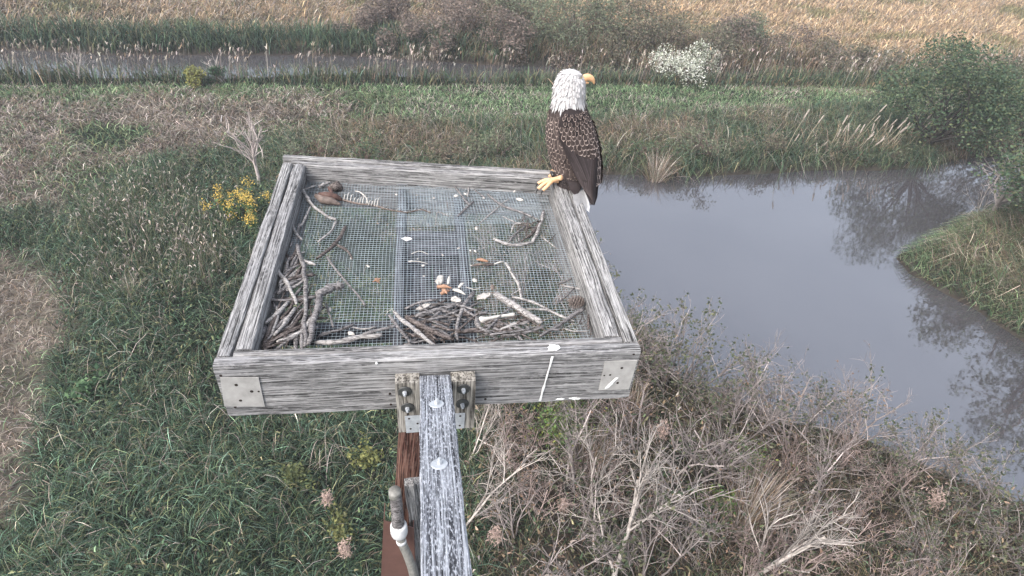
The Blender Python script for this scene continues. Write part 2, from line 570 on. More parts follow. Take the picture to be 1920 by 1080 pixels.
class Field:
    def __init__(self):
        self.V, self.Q, self.T, self.C, self.n = [], [], [], [], 0
    def put(self, V, Q, T, Cc):
        self.V.append(V); self.Q.append(Q + self.n); self.T.append(T + self.n); self.C.append(Cc); self.n += len(V)
    def build(self, name, label, category):
        o = fast_mesh(name, np.concatenate(self.V), np.concatenate(self.Q), np.concatenate(self.T), np.concatenate(self.C), M['tint'])
        tag(o, label, category, kind='stuff')
        return o

PAL = {'green': [(0.060, 0.095, 0.050), (0.085, 0.125, 0.070), (0.045, 0.075, 0.042), (0.11, 0.14, 0.075)],
       'blue': [(0.055, 0.092, 0.060), (0.040, 0.070, 0.046), (0.085, 0.125, 0.090)],
       'straw': [(0.27, 0.228, 0.178), (0.215, 0.182, 0.145), (0.33, 0.285, 0.23), (0.165, 0.138, 0.108)],
       'brown': [(0.17, 0.125, 0.085), (0.22, 0.16, 0.11), (0.12, 0.09, 0.065)],
       'olive': [(0.12, 0.125, 0.065), (0.16, 0.15, 0.085), (0.09, 0.10, 0.055)],
       'plume': [(0.30, 0.26, 0.225), (0.36, 0.32, 0.28), (0.24, 0.20, 0.17)],
       'gold': [(0.36, 0.255, 0.15), (0.42, 0.31, 0.19), (0.28, 0.20, 0.125)],
       'lawn': [(0.12, 0.20, 0.095), (0.16, 0.24, 0.12), (0.20, 0.25, 0.14)]}

def pick(names, weights, N):
    out = np.zeros((N, 3))
    w = np.array(weights, float); w = w / w.sum()
    ch = rng.choice(len(names), N, p=w)
    for k, nm in enumerate(names):
        p = np.array(PAL[nm])
        s = ch == k
        out[s] = p[rng.integers(0, len(p), s.sum())]
    return out * np.exp(rng.normal(-0.16, 0.40, (N, 1))) * rng.uniform(0.94, 1.06, (N, 3))

def scatter(poly, density, clump=0.0, seed=0, dry=True, margin=0.0, cscale=1.3):
    """points in a ground area, thinned by patchiness, kept off the water"""
    lo, hi = poly.min(0), poly.max(0)
    n = int((hi - lo).prod() * density)
    x = rng.uniform(lo[0], hi[0], n); y = rng.uniform(lo[1], hi[1], n)
    k = inside(poly, x, y)
    x, y = x[k], y[k]
    if clump:
        k = rng.uniform(0, 1, len(x)) < np.clip((fbm(x * cscale, y * cscale, seed, 3) - 0.5) * 3.5 * clump + 1 - clump * 0.5, 0, 1)
        x, y = x[k], y[k]
    z = ground_z(x, y)
    if dry:
        k = z > WATER + 0.02
        x, y, z = x[k], y[k], z[k]
    return np.stack([x, y, z - 0.01], 1)

# ---- the lush tall grass round the foot of the post
LUSH = poly_ground([(-120, 1180), (60, 950), (96, 720), (125, 600), (60, 470), (-100, 440), (0, 412), (120, 395), (200, 350), (330, 290), (480, 262), (560, 255), (560, 420), (640, 520), (840, 560), (880, 700), (900, 900), (910, 1180)])
lush = Field()
ct = scatter(LUSH, 58, 0.35, 101)
per = rng.integers(12, 30, len(ct))
p = np.repeat(ct, per, 0)
out_az = rng.uniform(0, 2 * math.pi, len(p))
rad = rng.uniform(0, 0.11, len(p))
p = p + np.stack([np.cos(out_az) * rad, np.sin(out_az) * rad, 0 * rad], 1)
t = tan_amount(p[:, 0], p[:, 1])
keep = rng.uniform(0, 1, len(p)) > t * 0.8
p, out_az = p[keep], out_az[keep]
N = len(p)
pat = fbm(p[:, 0] * 0.8, p[:, 1] * 0.8, 103, 3)
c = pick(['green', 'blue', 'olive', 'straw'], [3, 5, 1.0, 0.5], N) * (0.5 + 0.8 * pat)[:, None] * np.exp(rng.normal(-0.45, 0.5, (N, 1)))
sw = out_az + rng.normal(0, 0.35, N)
lush.put(*blades(p, rng.uniform(0.2, 0.5, N) * (0.6 + 0.8 * pat), rng.uniform(0.007, 0.0135, N), rng.uniform(0.35, 1.0, N), rng.uniform(0.05, 0.5, N), c * 0.35, c * 2.0, 4, sw, 0.4))  # roots darkened as shade between tufts, tips lightened as highlights
p = scatter(LUSH, 150, 0.8, 109); N = len(p)
c = pick(['plume', 'olive', 'blue'], [2, 2, 4], N) * 0.9
lush.put(*blades(p, rng.uniform(0.35, 0.75, N), rng.uniform(0.005, 0.009, N), rng.uniform(0.3, 0.9, N), rng.uniform(0.1, 0.5, N), c * 0.8, c * 1.1, 4, None, 0.4))
# broad weed leaves low in the grass
p = scatter(LUSH, 210, 0.95, 113, cscale=0.9); N = len(p)
p[:, 2] += rng.uniform(0.08, 0.32, N)
c = pick(['green', 'olive', 'blue'], [3, 2, 1.5], N)
lush.put(*blades(p, rng.uniform(0.035, 0.07, N), rng.uniform(0.018, 0.034, N), rng.uniform(0.3, 0.9, N), rng.uniform(0.5, 0.9, N), c * 0.8, c, 3, None, 0.2))
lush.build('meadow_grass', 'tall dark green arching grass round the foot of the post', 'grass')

# ---- foxtail grass with pale seed heads, left of the platform
seedy = Field()
p = scatter(SEEDY, 330, 0.6, 121); N = len(p)
c = pick(['olive', 'green', 'straw'], [3, 3, 2], N)
az = rng.uniform(0, 6.28, N)
ln, bd, ht = rng.uniform(0.05, 0.3, N), rng.uniform(0.1, 0.4, N), rng.uniform(0.45, 0.85, N)
seedy.put(*blades(p, ht, rng.uniform(0.005, 0.009, N), bd, ln, c * 0.7, c, 3, az))
k = rng.uniform(0, 1, N) < 0.42
d = np.stack([np.cos(az), np.sin(az), np.zeros(N)], 1)
out = ln + bd
tip = p + d * (ht * out)[:, None] + np.array([0, 0, 1.0]) * (ht * np.sqrt(1 - np.minimum(out, 0.97) ** 2))[:, None]
tip = tip[k]; N2 = len(tip)
c = pick(['plume', 'straw'], [4, 1], N2)
for q in range(2):
    seedy.put(*blades(tip - np.array([0, 0, 0.03]), rng.uniform(0.05, 0.09, N2), rng.uniform(0.010, 0.018, N2), rng.uniform(0.3, 0.8, N2), rng.uniform(0.2, 0.6, N2), c, c * 1.15, 3, az[k] + q * 0.15, 0.4))
seedy.build('foxtail_grass', 'grass with many pale nodding seed heads left of the platform', 'grass')

# ---- mown field: flattened straw and hay
mown = Field()
MOWN = poly_ground([(-500, 1300), (-60, 1140), (150, 640), (140, 480), (330, 330), (760, 240), (760, 172), (-500, 168), (-900, 600)])
p = scatter(MOWN, 760, 0.3, 131)
t = tan_amount(p[:, 0], p[:, 1])
k = rng.uniform(0, 1, len(p)) < (0.25 + 0.75 * t)
p, t = p[k], t[k]
N = len(p)
cs = pick(['straw', 'brown', 'plume'], [5, 2, 1.2], N) * np.array([0.9, 0.91, 0.94])
cg = pick(['green', 'lawn', 'olive'], [3, 2, 2], N)
isg = (rng.uniform(0, 1, N) > t * 1.05)[:, None]
c = np.where(isg, cg, cs) * (0.5 + 1.0 * fbm(p[:, 0] * 1.6 + p[:, 1], p[:, 1] * 2.6, 133, 3))[:, None]
far = np.clip(p[:, 1] / 12.0, 0.7, 1.6)
mown.put(*blades(p, rng.uniform(0.10, 0.28, N) * far, rng.uniform(0.010, 0.020, N) * far, rng.uniform(0.2, 0.9, N), rng.uniform(0.4, 0.9, N), c * 0.75, c * 1.15, 3, None, 0.15))
mown.build('mown_hay', 'flattened tan straw and stubble of the mown field', 'hay')

# ---- light green mown strip along the far side
strip = Field()
STRIP = poly_ground([(-900, 160), (-900, 182), (0, 192), (300, 186), (660, 184), (760, 240), (1000, 240), (1250, 225), (1500, 215), (1690, 215), (2100, 205), (2100, 158), (1700, 163), (900, 160), (0, 160)])
p = scatter(STRIP, 620, 0.25, 141); N = len(p)
pat = fbm(p[:, 0] * 0.9, p[:, 1] * 3, 143, 3)
c = pick(['lawn', 'green', 'straw'], [6, 2, 1.2], N) * (0.6 + 0.8 * pat)[:, None]
k = (fbm(p[:, 0] * 0.7, p[:, 1] * 5.5, 145, 3) > 0.56)
c[k] = pick(['plume', 'lawn'], [2, 2], k.sum())
strip.put(*blades(p, rng.uniform(0.08, 0.22, N), rng.uniform(0.012, 0.022, N), rng.uniform(0.2, 0.8, N), rng.uniform(0.2, 0.8, N), c * 0.8, c * 1.15, 3))
strip.build('mown_strip_grass', 'short light green grass of the mown strip', 'grass')

# ---- rough weeds behind the platform and along the pond's far bank
weeds = Field()
WEEDS = poly_ground([(490, 330), (520, 262), (620, 240), (760, 228), (1000, 232), (1250, 218), (1500, 205), (1690, 200), (1760, 240), (2150, 250), (2150, 285), (1800, 305), (1660, 330), (1450, 335), (1100, 335), (1060, 400), (900, 420), (560, 420)])
p = scatter(WEEDS, 560, 0.5, 151); N = len(p)
pat = fbm(p[:, 0] * 0.6, p[:, 1] * 0.6, 153, 4)
c1 = pick(['green', 'olive', 'blue'], [3, 2, 3], N)
c2 = pick(['brown', 'straw', 'olive', 'plume'], [3, 1.2, 2, 0.6], N)
c = np.where((pat + rng.normal(0, 0.1, N) > 0.43)[:, None], c1, c2)
sw = 6.28 * fbm(p[:, 0] * 0.5, p[:, 1] * 0.5, 157, 2) + rng.normal(0, 1.0, N)
weeds.put(*blades(p, rng.uniform(0.28, 0.7, N) * (0.65 + 0.6 * pat), rng.uniform(0.009, 0.018, N), rng.uniform(0.35, 1.1, N), rng.uniform(0.1, 0.7, N), c * 0.7, c * 1.25, 4, sw, 0.45))
p = scatter(WEEDS, 55, 0.8, 159); N = len(p)
c = pick(['plume', 'brown', 'straw'], [2, 2, 1], N)
weeds.put(*blades(p, rng.uniform(0.45, 0.9, N), rng.uniform(0.006, 0.010, N), rng.uniform(0.1, 0.8, N), rng.uniform(0.02, 0.3, N), c * 0.8, c, 3, None, 0.2))
weeds.build('bank_weeds', 'rough green and brown weeds along the far bank of the pond', 'weeds')

# ---- reeds on the near edge of the creek, dark green growth beyond it, tan marsh farther off
reeds = Field()
REEDS = poly_ground([(-900, 118), (0, 134), (430, 140), (700, 140), (1250, 140), (1800, 140), (2200, 136), (2200, 164), (1700, 166), (900, 163), (0, 163), (-900, 150)])
p = scatter(REEDS, 300, 0.5, 161, dry=False)
p = p[p[:, 2] > WATER - 0.12]; N = len(p)
c = pick(['green', 'blue', 'olive', 'brown'], [2.5, 2, 2, 1.2], N)
reeds.put(*blades(p, rng.uniform(0.2, 0.62, N), rng.uniform(0.014, 0.028, N), rng.uniform(0.1, 0.7, N), rng.uniform(0.05, 0.4, N), c * 0.8, c * 1.2, 3))
p = scatter(REEDS, 62, 0.85, 163, dry=False)
p = p[rng.uniform(0, 1, len(p)) < np.where(p[:, 0] > 0.5, 0.45, 1.0)]
p = p[p[:, 2] > WATER - 0.2]; N = len(p)
c = pick(['plume', 'straw', 'brown'], [4, 1.5, 1], N)
az = rng.normal(0.2, 0.7, N); ln = rng.uniform(0.02, 0.25, N); ht = rng.uniform(0.55, 1.1, N)
reeds.put(*blades(p, ht, rng.uniform(0.010, 0.016, N), ln * 0.4, ln, c * 0.6, c * 0.8, 3, az))
tip = p + np.stack([np.cos(az), np.sin(az), 0 * az], 1) * (ht * ln * 1.3)[:, None] + np.array([0, 0, 1.0]) * (ht * 0.93)[:, None]
for q in range(2):
    reeds.put(*blades(tip - np.array([0, 0, 0.06]), rng.uniform(0.09, 0.18, N), rng.uniform(0.016, 0.032, N), rng.uniform(0.2, 0.7, N), rng.uniform(0.1, 0.4, N), c * 0.9, c * 1.15, 3, az + q, 0.4))
reeds.build('creek_reeds', 'pale plumed reeds standing along the near edge of the creek', 'reeds')

bank = Field()
BANK = poly_ground([(-900, 74), (0, 100), (430, 110), (700, 112), (900, 126), (1250, 138), (1800, 146), (2200, 146), (2200, 120), (1650, 118), (1250, 78), (1000, 58), (700, 62), (430, 66), (0, 56), (-900, 30)])
p = scatter(BANK, 300, 0.35, 171); N = len(p)
lft = np.clip((6.0 - p[:, 0]) / 7.0, 0.12, 1)
g = rng.uniform(0, 1, N) < lft
c = np.where(g[:, None], pick(['blue', 'green', 'olive'], [4, 2, 1.5], N), pick(['brown', 'olive', 'plume'], [4, 2, 0.7], N))
bank.put(*blades(p, rng.uniform(0.35, 0.85, N), rng.uniform(0.016, 0.032, N), rng.uniform(0.1, 0.7, N), rng.uniform(0.03, 0.35, N), c * 0.65, c * 1.15, 3, None, 0.2))
bank.build('creek_bank_grass', 'tall dark green grass on the far bank of the creek', 'grass')

marsh = Field()
MARSH = poly_ground([(-1100, 46), (0, 66), (430, 74), (700, 70), (1000, 66), (1250, 84), (1650, 126), (2200, 126), (2300, -60), (1000, -130), (-1100, -110)])
p = scatter(MARSH, 210, 0.35, 181); N = len(p)
pat = fbm(p[:, 0] * 0.5, p[:, 1] * 0.9, 183, 4)
rt = np.clip((p[:, 0] - 2 + 0.5 * (p[:, 1] - 22)) / 10, 0, 1)
c = np.where((rng.uniform(0, 1, N) < 0.25 + 0.7 * rt)[:, None], pick(['gold', 'straw'], [4, 1], N), pick(['straw', 'brown', 'olive', 'plume', 'gold'], [3, 3, 1.6, 1.4, 1], N)) * (0.55 + 0.9 * pat)[:, None]
c *= np.where((pat < 0.36)[:, None], np.array([0.7, 0.85, 0.7]), 1.0)
bend = rng.uniform(0.2, 0.9, N)
marsh.put(*blades(p, rng.uniform(0.22, 0.5, N), rng.uniform(0.018, 0.036, N), bend, rng.uniform(0.1, 0.7, N), c * 0.75, c * 1.1, 3, rng.normal(0.3, 0.9, N), 0.3))
marsh.build('tan_marsh_grass', 'tan and gold marsh grass beyond the creek', 'grass')

# ---- grassy spit across the pond
spit = Field()
SPIT = poly_ground([(2250, 325), (2080, 345), (1930, 388), (1860, 398), (1790, 420), (1725, 455), (1684, 485), (1700, 515), (1760, 550), (1830, 590), (1919, 650), (2080, 735), (2400, 865), (2600, 700)], WATER)
p = scatter(SPIT, 950, 0.3, 191); N = len(p)
sd = signed(SPIT, p[:, 0], p[:, 1])
inn = np.clip(sd / 0.9, 0, 1)
south = np.clip((7.9 + 0.0 * p[:, 0] - p[:, 1]) / 3.0, 0, 1)
cg = pick(['green', 'lawn', 'blue'], [3, 2, 1], N)
co = pick(['olive', 'straw', 'brown', 'green'], [4, 2.6, 2.6, 1.0], N)
c = np.where((rng.uniform(0, 1, N) < 0.75 * (1 - inn) + 0.15)[:, None], cg, co)
sw = rng.normal(2.2, 0.8, N)
spit.put(*blades(p, rng.uniform(0.25, 0.65, N) * (0.35 + 0.95 * inn), rng.uniform(0.008, 0.016, N), rng.uniform(0.3, 0.95, N), rng.uniform(0.1, 0.5, N), c * 0.75, c * 1.25, 3, sw, 0.3))
spit.build('spit_grass', 'olive and straw coloured grass on the low spit across the pond', 'grass')

# ---- undergrowth below the bare shrubs on the near shore
under = Field()
UNDER = poly_ground([(850, 1200), (860, 800), (850, 560), (700, 440), (1045, 400), (1060, 480), (1160, 560), (1250, 690), (1420, 760), (1600, 815), (1760, 870), (1919, 930), (2120, 1010), (2300, 1250)])
p = scatter(UNDER, 820, 0.4, 201); N = len(p)
pat = fbm(p[:, 0] * 1.0, p[:, 1] * 1.0, 203, 3)
grn = np.clip(1.5 - (p[:, 0] - 0.6) / 2.4, 0.12, 1)
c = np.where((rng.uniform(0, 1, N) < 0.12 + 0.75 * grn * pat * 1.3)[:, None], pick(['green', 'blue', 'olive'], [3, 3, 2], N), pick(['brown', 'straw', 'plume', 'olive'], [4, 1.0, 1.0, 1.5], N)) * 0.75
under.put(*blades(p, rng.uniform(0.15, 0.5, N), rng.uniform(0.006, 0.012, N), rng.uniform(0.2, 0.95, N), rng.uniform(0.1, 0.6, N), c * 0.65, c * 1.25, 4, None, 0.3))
p = scatter(UNDER, 160, 0.6, 207); N = len(p)
p[:, 2] += rng.uniform(0.1, 0.5, N)
c = pick(['olive', 'green', 'brown', 'plume'], [2, 2, 3, 0.8], N)
under.put(*blades(p, rng.uniform(0.03, 0.07, N), rng.uniform(0.02, 0.035, N), rng.uniform(0.3, 0.9, N), rng.uniform(0.4, 0.9, N), c, c * 1.15, 3))
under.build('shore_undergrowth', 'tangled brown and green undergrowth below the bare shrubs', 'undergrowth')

# ================================================================== SHRUBS, TREES, STANDING PLANTS
class Twigs:
    """many tapering limbs gathered into one mesh"""
    def __init__(self):
        self.b = {}
        self.leaf = []           # (point, direction)
    def limb(self, pts, r0, r1, sides, c0, c1):
        k = (len(pts), sides)
        self.b.setdefault(k, []).append((pts, r0, r1, c0, c1))
    def build(self, name, parent, mat=None, origin=(0, 0, 0)):
        V, Q, C, n = [], [], [], 0
        for (m, s), lst in self.b.items():
            P = np.array([x[0] for x in lst]); B = len(lst)
            r0 = np.array([x[1] for x in lst]); r1 = np.array([x[2] for x in lst])
            c0 = np.array([x[3] for x in lst]); c1 = np.array([x[4] for x in lst])
            t = np.gradient(P, axis=1); t /= np.linalg.norm(t, axis=2, keepdims=True) + 1e-9
            ref = np.where(np.abs(t[:, :1, 2:3]) > 0.85, np.array([1.0, 0.2, 0.0]), np.array([0.1, 0.2, 0.97]))
            a = np.cross(t, np.broadcast_to(ref, t.shape)); a /= np.linalg.norm(a, axis=2, keepdims=True) + 1e-9
            b = np.cross(t, a)
            q = np.linspace(0, 1, m)
            rad = r0[:, None] * (1 - q) + r1[:, None] * q
            th = np.arange(s) * 2 * math.pi / s
            v = P[:, :, None, :] + rad[:, :, None, None] * (a[:, :, None, :] * np.cos(th)[None, None, :, None] + b[:, :, None, :] * np.sin(th)[None, None, :, None])
            cc = c0[:, None, :] * (1 - q)[None, :, None] + c1[:, None, :] * q[None, :, None]
            cc = np.repeat(cc[:, :, None, :], s, 2)
            i, j = np.meshgrid(np.arange(m - 1), np.arange(s), indexing='ij')
            k = (j + 1) % s
            f = np.stack([i * s + j, i * s + k, (i + 1) * s + k, (i + 1) * s + j], -1).reshape(-1, 4)
            f = (f[None] + (np.arange(B) * m * s)[:, None, None]).reshape(-1, 4) + n
            V.append(v.reshape(-1, 3)); Q.append(f); C.append(cc.reshape(-1, 3)); n += B * m * s
        o = fast_mesh(name, np.concatenate(V) - np.asarray(origin, float), np.concatenate(Q), np.zeros((0, 3), int), np.concatenate(C), mat or M['twig'])
        o.data.polygons.foreach_set('use_smooth', [True] * len(o.data.polygons))
        o.parent = parent
        return o

def unit(v):
    return v / (np.linalg.norm(v) + 1e-9)

def grow(tw, p, d, length, r, level, maxlevel, rg, bark, kids, spread, up, wander=0.18, ratio=0.58):
    n = 6 if level == 0 else (5 if level == 1 else 4)
    pts = [p]
    dd = d
    for _ in range(n - 1):
        dd = unit(dd + rg.normal(0, wander, 3) + np.array([0, 0, up]))
        pts.append(pts[-1] + dd * length / (n - 1))
    pts = np.array(pts)
    r1 = r * (0.45 if level < maxlevel else 0.3)
    c = bark * math.exp(rg.normal(-0.1, 0.3))
    tw.limb(pts, r, r1, 6 if level == 0 else (4 if level == 1 else 3), c, c * 1.05)
    if level >= maxlevel:
        tw.leaf.append((pts[-1], dd)); tw.leaf.append((pts[1 if n < 4 else 2], dd))
        return
    for _ in range(rg.integers(kids[level][0], kids[level][1] + 1)):
        s = rg.uniform(0.25, 1.0)
        q = s * (n - 1); i = min(int(q), n - 2)
        base = pts[i] + (pts[i + 1] - pts[i]) * (q - i)
        nd = unit(unit(pts[i + 1] - pts[i]) + rg.normal(0, spread, 3))
        grow(tw, base, nd, length * ratio * rg.uniform(0.7, 1.25) * (1.15 - 0.4 * s), max(0.0026, r * (0.64 - 0.22 * s)), level + 1, maxlevel, rg, bark, kids, spread, up, wander, ratio)

def leaves(name, parent, anchors, size, colours, rg, per=2, jitter=0.05, mat=None, flat=0.3):
    P = np.array([a[0] for a in anchors])
    P = np.repeat(P, per, 0)
    N = len(P)
    P = P + rg.normal(0, jitter, (N, 3))
    d = rg.normal(0, 1, (N, 3)); d[:, 2] = d[:, 2] * 0.6 - 0.1
    d /= np.linalg.norm(d, axis=1, keepdims=True)
    nrm = rg.normal(0, 1, (N, 3)); nrm[:, 2] = np.abs(nrm[:, 2]) + flat
    s = np.cross(d, nrm); s /= np.linalg.norm(s, axis=1, keepdims=True) + 1e-9
    up = np.cross(s, d)
    L = rg.uniform(0.7, 1.3, (N, 1)) * size; W = L * 0.27
    v = np.stack([P, P + d * L * 0.45 + s * W + up * L * 0.06, P + d * L, P + d * L * 0.45 - s * W + up * L * 0.06], 1).reshape(-1, 3)
    q = (np.arange(N) * 4)[:, None] + np.array([[0, 1, 2, 3]])
    pal = np.array(colours)
    c = pal[rg.integers(0, len(pal), N)] * rg.uniform(0.7, 1.3, (N, 1))
    o = fast_mesh(name, v, q, np.zeros((0, 3), int), np.repeat(c, 4, 0), mat or M['tint'])
    o.parent = parent
    return o

GREY_BARK = np.array([0.25, 0.215, 0.20])
PINK_BARK = np.array([0.25, 0.195, 0.175])

def bare_shrub(seed, height, stems, spread, bark, leaf_cols=None, leaf_size=0.035, leafy=0.0, levels=3, r0=0.014, up=0.05, kids=((4, 5), (3, 5), (2, 3))):
    """a shrub rooted at its own origin; parts: branches, leaves"""
    rg = np.random.default_rng(seed)
    root = bpy.data.objects.new('bare_shrub', None)
    root.empty_display_size = 0.1
    col.objects.link(root)
    tw = Twigs()
    for s in range(stems):
        a = rg.uniform(0, 2 * math.pi); l = rg.uniform(0.05, spread)
        d = unit(np.array([math.cos(a) * l, math.sin(a) * l, 1.0]))
        grow(tw, np.array([rg.normal(0, 0.05), rg.normal(0, 0.05), -0.06]), d, height * rg.uniform(0.55, 0.85), r0 * rg.uniform(0.7, 1.3), 0, levels, rg, bark, kids, 0.55, up)
    tw.build('branches', root)
    if leaf_cols is not None:
        an = [x for x in tw.leaf if rg.uniform() < leafy]
        if an:
            leaves('leaves', root, an, leaf_size, leaf_cols, rg, 2, 0.02)
    return root

def place(root, px, label, category, group=None, scale=1.0, rot=0.0, z=None, first=[]):
    """set a plant (or a copy of it) on the ground behind a photo pixel"""
    q = onz(px[0], px[1], 0.0)
    gz = float(ground_z(q[0], q[1]))
    q = onz(px[0], px[1], gz)
    o = root
    if root.name in first:
        o = copy_tree(root)
    else:
        first.append(root.name)
    o.location = (q[0], q[1], gz if z is None else z)
    o.rotation_euler = (0, 0, rot)
    o.scale = (scale,) * 3
    o['label'] = label; o['category'] = category
    if group:
        o['group'] = group
    elif 'group' in o:
        del o['group']
    return o

DEAD = [(0.17, 0.11, 0.075), (0.22, 0.15, 0.10), (0.13, 0.09, 0.065)]
DULL = [(0.07, 0.08, 0.045), (0.10, 0.10, 0.06), (0.05, 0.065, 0.04)]
FRESH = [(0.085, 0.15, 0.05), (0.12, 0.18, 0.06), (0.15, 0.17, 0.05)]

kinds = [bare_shrub(301, 1.25, 5, 0.75, GREY_BARK, DEAD, 0.035, 0.12, r0=0.013),
         bare_shrub(302, 1.05, 6, 0.9, PINK_BARK, DEAD, 0.03, 0.10, r0=0.010),
         bare_shrub(303, 1.45, 4, 0.6, GREY_BARK, DULL, 0.045, 0.22, r0=0.016),
         bare_shrub(304, 0.9, 7, 1.0, PINK_BARK, DULL, 0.03, 0.15, r0=0.009),
         bare_shrub(305, 1.3, 5, 0.7, GREY_BARK * 0.85, DULL, 0.05, 0.5, r0=0.012)]
spots = []
rg = np.random.default_rng(77)
for v0, u0, u1, n in ((1110, 900, 1960, 8), (1030, 880, 1960, 8), (960, 900, 1900, 7), (900, 920, 1780, 7), (850, 900, 1640, 6), (790, 940, 1480, 5), (735, 1010, 1330, 5), (670, 1090, 1230, 4), (600, 900, 1120, 4), (520, 880, 1060, 4)):
    for k in range(n):
        spots.append((u0 + (u1 - u0) * (k + rg.uniform(0.15, 0.85)) / n, v0 + rg.normal(0, 16)))
SHRUB_GROUP = 'leafless shrubs crowding the near shore'
SHRUB_LABEL = ['bare grey shrub with a few dead leaves in the shore thicket',
               'low bare pinkish shrub with dense fine twigs in the shore thicket',
               'tall open grey shrub with scattered dull leaves in the shore thicket',
               'short spreading pink brown shrub in the shore thicket',
               'shrub with many small dark leaves in the shore thicket']
for k, (u, v) in enumerate(spots):
    kd = int(rg.choice(5, p=[0.26, 0.26, 0.18, 0.18, 0.12]))
    if v < 760 and rg.uniform() < 0.5:
        kd = 4
    where = ('beside the support arm' if u < 1000 and v > 640 else 'under the right half of the platform' if u < 1130 and v < 700 else 'at the pond edge by the platform corner' if v < 720 else 'along the pond edge' if v < 860 else 'at the outer end of the thicket' if u > 1600 else 'on the field side of the thicket' if v > 1000 else 'in the middle of the thicket')
    place(kinds[kd], (u, v), SHRUB_LABEL[kd].replace('in the shore thicket', where), 'shrub', SHRUB_GROUP, rg.uniform(0.75, 1.2), rg.uniform(0, 6.28))

# three stout pale-stemmed shrubs that stand out of the thicket
def stout(seed, px, lean, height, label, r0=0.034):
    rg = np.random.default_rng(seed)
    q = onz(*px)
    root = thing('pale_stemmed_shrub', (q[0], q[1], float(ground_z(q[0], q[1]))), label, 'shrub')
    tw = Twigs()
    d = unit(np.array([lean[0], lean[1], 1.0]))
    grow(tw, np.array([0, 0, -0.08]), d, height, r0, 0, 3, rg, np.array([0.33, 0.295, 0.265]), ((6, 8), (5, 8), (3, 6)), 0.5, 0.03, 0.13, 0.6)
    tw.build('branches', root)
    return root
stout(401, (1135, 1120), (0.55, 0.5), 1.5, 'pale shrub with one thick leaning grey stem beside a thinner one')
stout(402, (1370, 1110), (0.5, 0.35), 1.35, 'shrub with a forked pale trunk low in the thicket')
stout(403, (1090, 1010), (0.12, 0.25), 1.15, 'slim shrub with an upright pale stem forking into crooked branches', 0.02)
stout(404, (850, 1010), (0.65, 0.45), 1.35, 'spreading bare grey bush reaching out from behind the post', 0.018)
stout(405, (860, 900), (0.55, 0.6), 1.15, 'finely twigged bare bush below the front board of the platform', 0.014)

# ---- green leafy weeds among the shrubs
def leafy_clump(seed, px, height, label, cols, size=0.05, n=9, category='plant', name='leafy_weed', spread=0.5, per=3):
    rg = np.random.default_rng(seed)
    q = onz(*px)
    root = thing(name, (q[0], q[1], float(ground_z(q[0], q[1]))), label, category)
    tw = Twigs()
    for s in range(n):
        a = rg.uniform(0, 6.28); l = rg.uniform(0, spread)
        grow(tw, np.array([rg.normal(0, 0.04), rg.normal(0, 0.04), -0.03]), unit(np.array([math.cos(a) * l, math.sin(a) * l, 1])), height * rg.uniform(0.6, 1), 0.006, 0, 1, rg, np.array([0.10, 0.12, 0.06]), ((7, 11),), 0.6, 0.08)
    tw.build('stems', root)
    leaves('leaves', root, tw.leaf, size, cols, rg, per, 0.035)
    return root
leafy_clump(411, (1035, 850), 0.8, 'yellow green leafy bush between the bare twigs below the platform', FRESH, 0.045, 12)
leafy_clump(412, (1060, 795), 0.7, 'bright green leafy plant just under the right half of the front board', FRESH, 0.04, 9)
leafy_clump(413, (1385, 900), 0.55, 'small bright green weed deep in the shore thicket', FRESH, 0.05, 6)
leafy_clump(414, (1335, 965), 0.5, 'green sprout beside the forked pale trunk', FRESH, 0.05, 6)
leafy_clump(415, (165, 745), 0.35, 'broad leaved bright green weed in the grass left of the platform', [(0.06, 0.105, 0.055), (0.08, 0.13, 0.065)], 0.09, 5, spread=1.0)
leafy_clump(416, (700, 870), 0.4, 'yellowish leafy weed in the grass left of the post', [(0.16, 0.16, 0.06), (0.12, 0.13, 0.05)], 0.05, 8)
leafy_clump(417, (560, 905), 0.35, 'olive leafy weed patch below the front board', [(0.11, 0.12, 0.05), (0.09, 0.105, 0.05)], 0.05, 9, spread=0.9)
leafy_clump(418, (640, 1000), 0.35, 'dull yellow weed low beside the brown cable guard', [(0.15, 0.15, 0.06), (0.11, 0.12, 0.05)], 0.05, 8, spread=0.8)

# ---- fans of dry grass in the thicket
def dry_fan(seed, px, length, lean, label, n=260, colour='brown', spread=0.55):
    q = onz(*px)
    root = np.array([q[0], q[1], float(ground_z(q[0], q[1])) - 0.02])
    rg = np.random.default_rng(seed)
    P = root + np.stack([rg.normal(0, 0.06, n), rg.normal(0, 0.06, n), 0 * np.arange(n)], 1)
    az = rg.normal(lean, spread, n)
    c = pick([colour, 'plume', 'straw'], [3, 2, 1], n)
    V, Q, T, C = blades(P, rg.uniform(0.5, 1, n) * length, rg.uniform(0.006, 0.011, n), rg.uniform(0.05, 0.5, n), rg.uniform(0.1, 0.75, n), c * 0.8, c * 1.1, 4, az, 0.2)
    o = fast_mesh('dry_grass_clump', V - root, Q, T, C, M['tint'])
    o.location = Vector(root.tolist())
    return tag(o, label, 'grass clump')
dry_fan(421, (1385, 1000), 1.15, 0.7, 'reddish brown fan of dry grass leaning out of the thicket', 420)
dry_fan(422, (1090, 900), 1.0, 1.0, 'straw brown fan of dry grass below the right board corner', 320)
dry_fan(423, (1232, 322), 1.2, 1.0, 'pinkish dry grass tussock at the edge of the pond behind the eagle', 380, 'brown', 0.8)
dry_fan(424, (250, 560), 0.55, 1.2, 'pale dry tussock among the seed heads', 120, 'straw', 1.5)
dry_fan(425, (1175, 800), 0.9, 1.2, 'rusty dry grass clump beside the right end of the front board', 240)

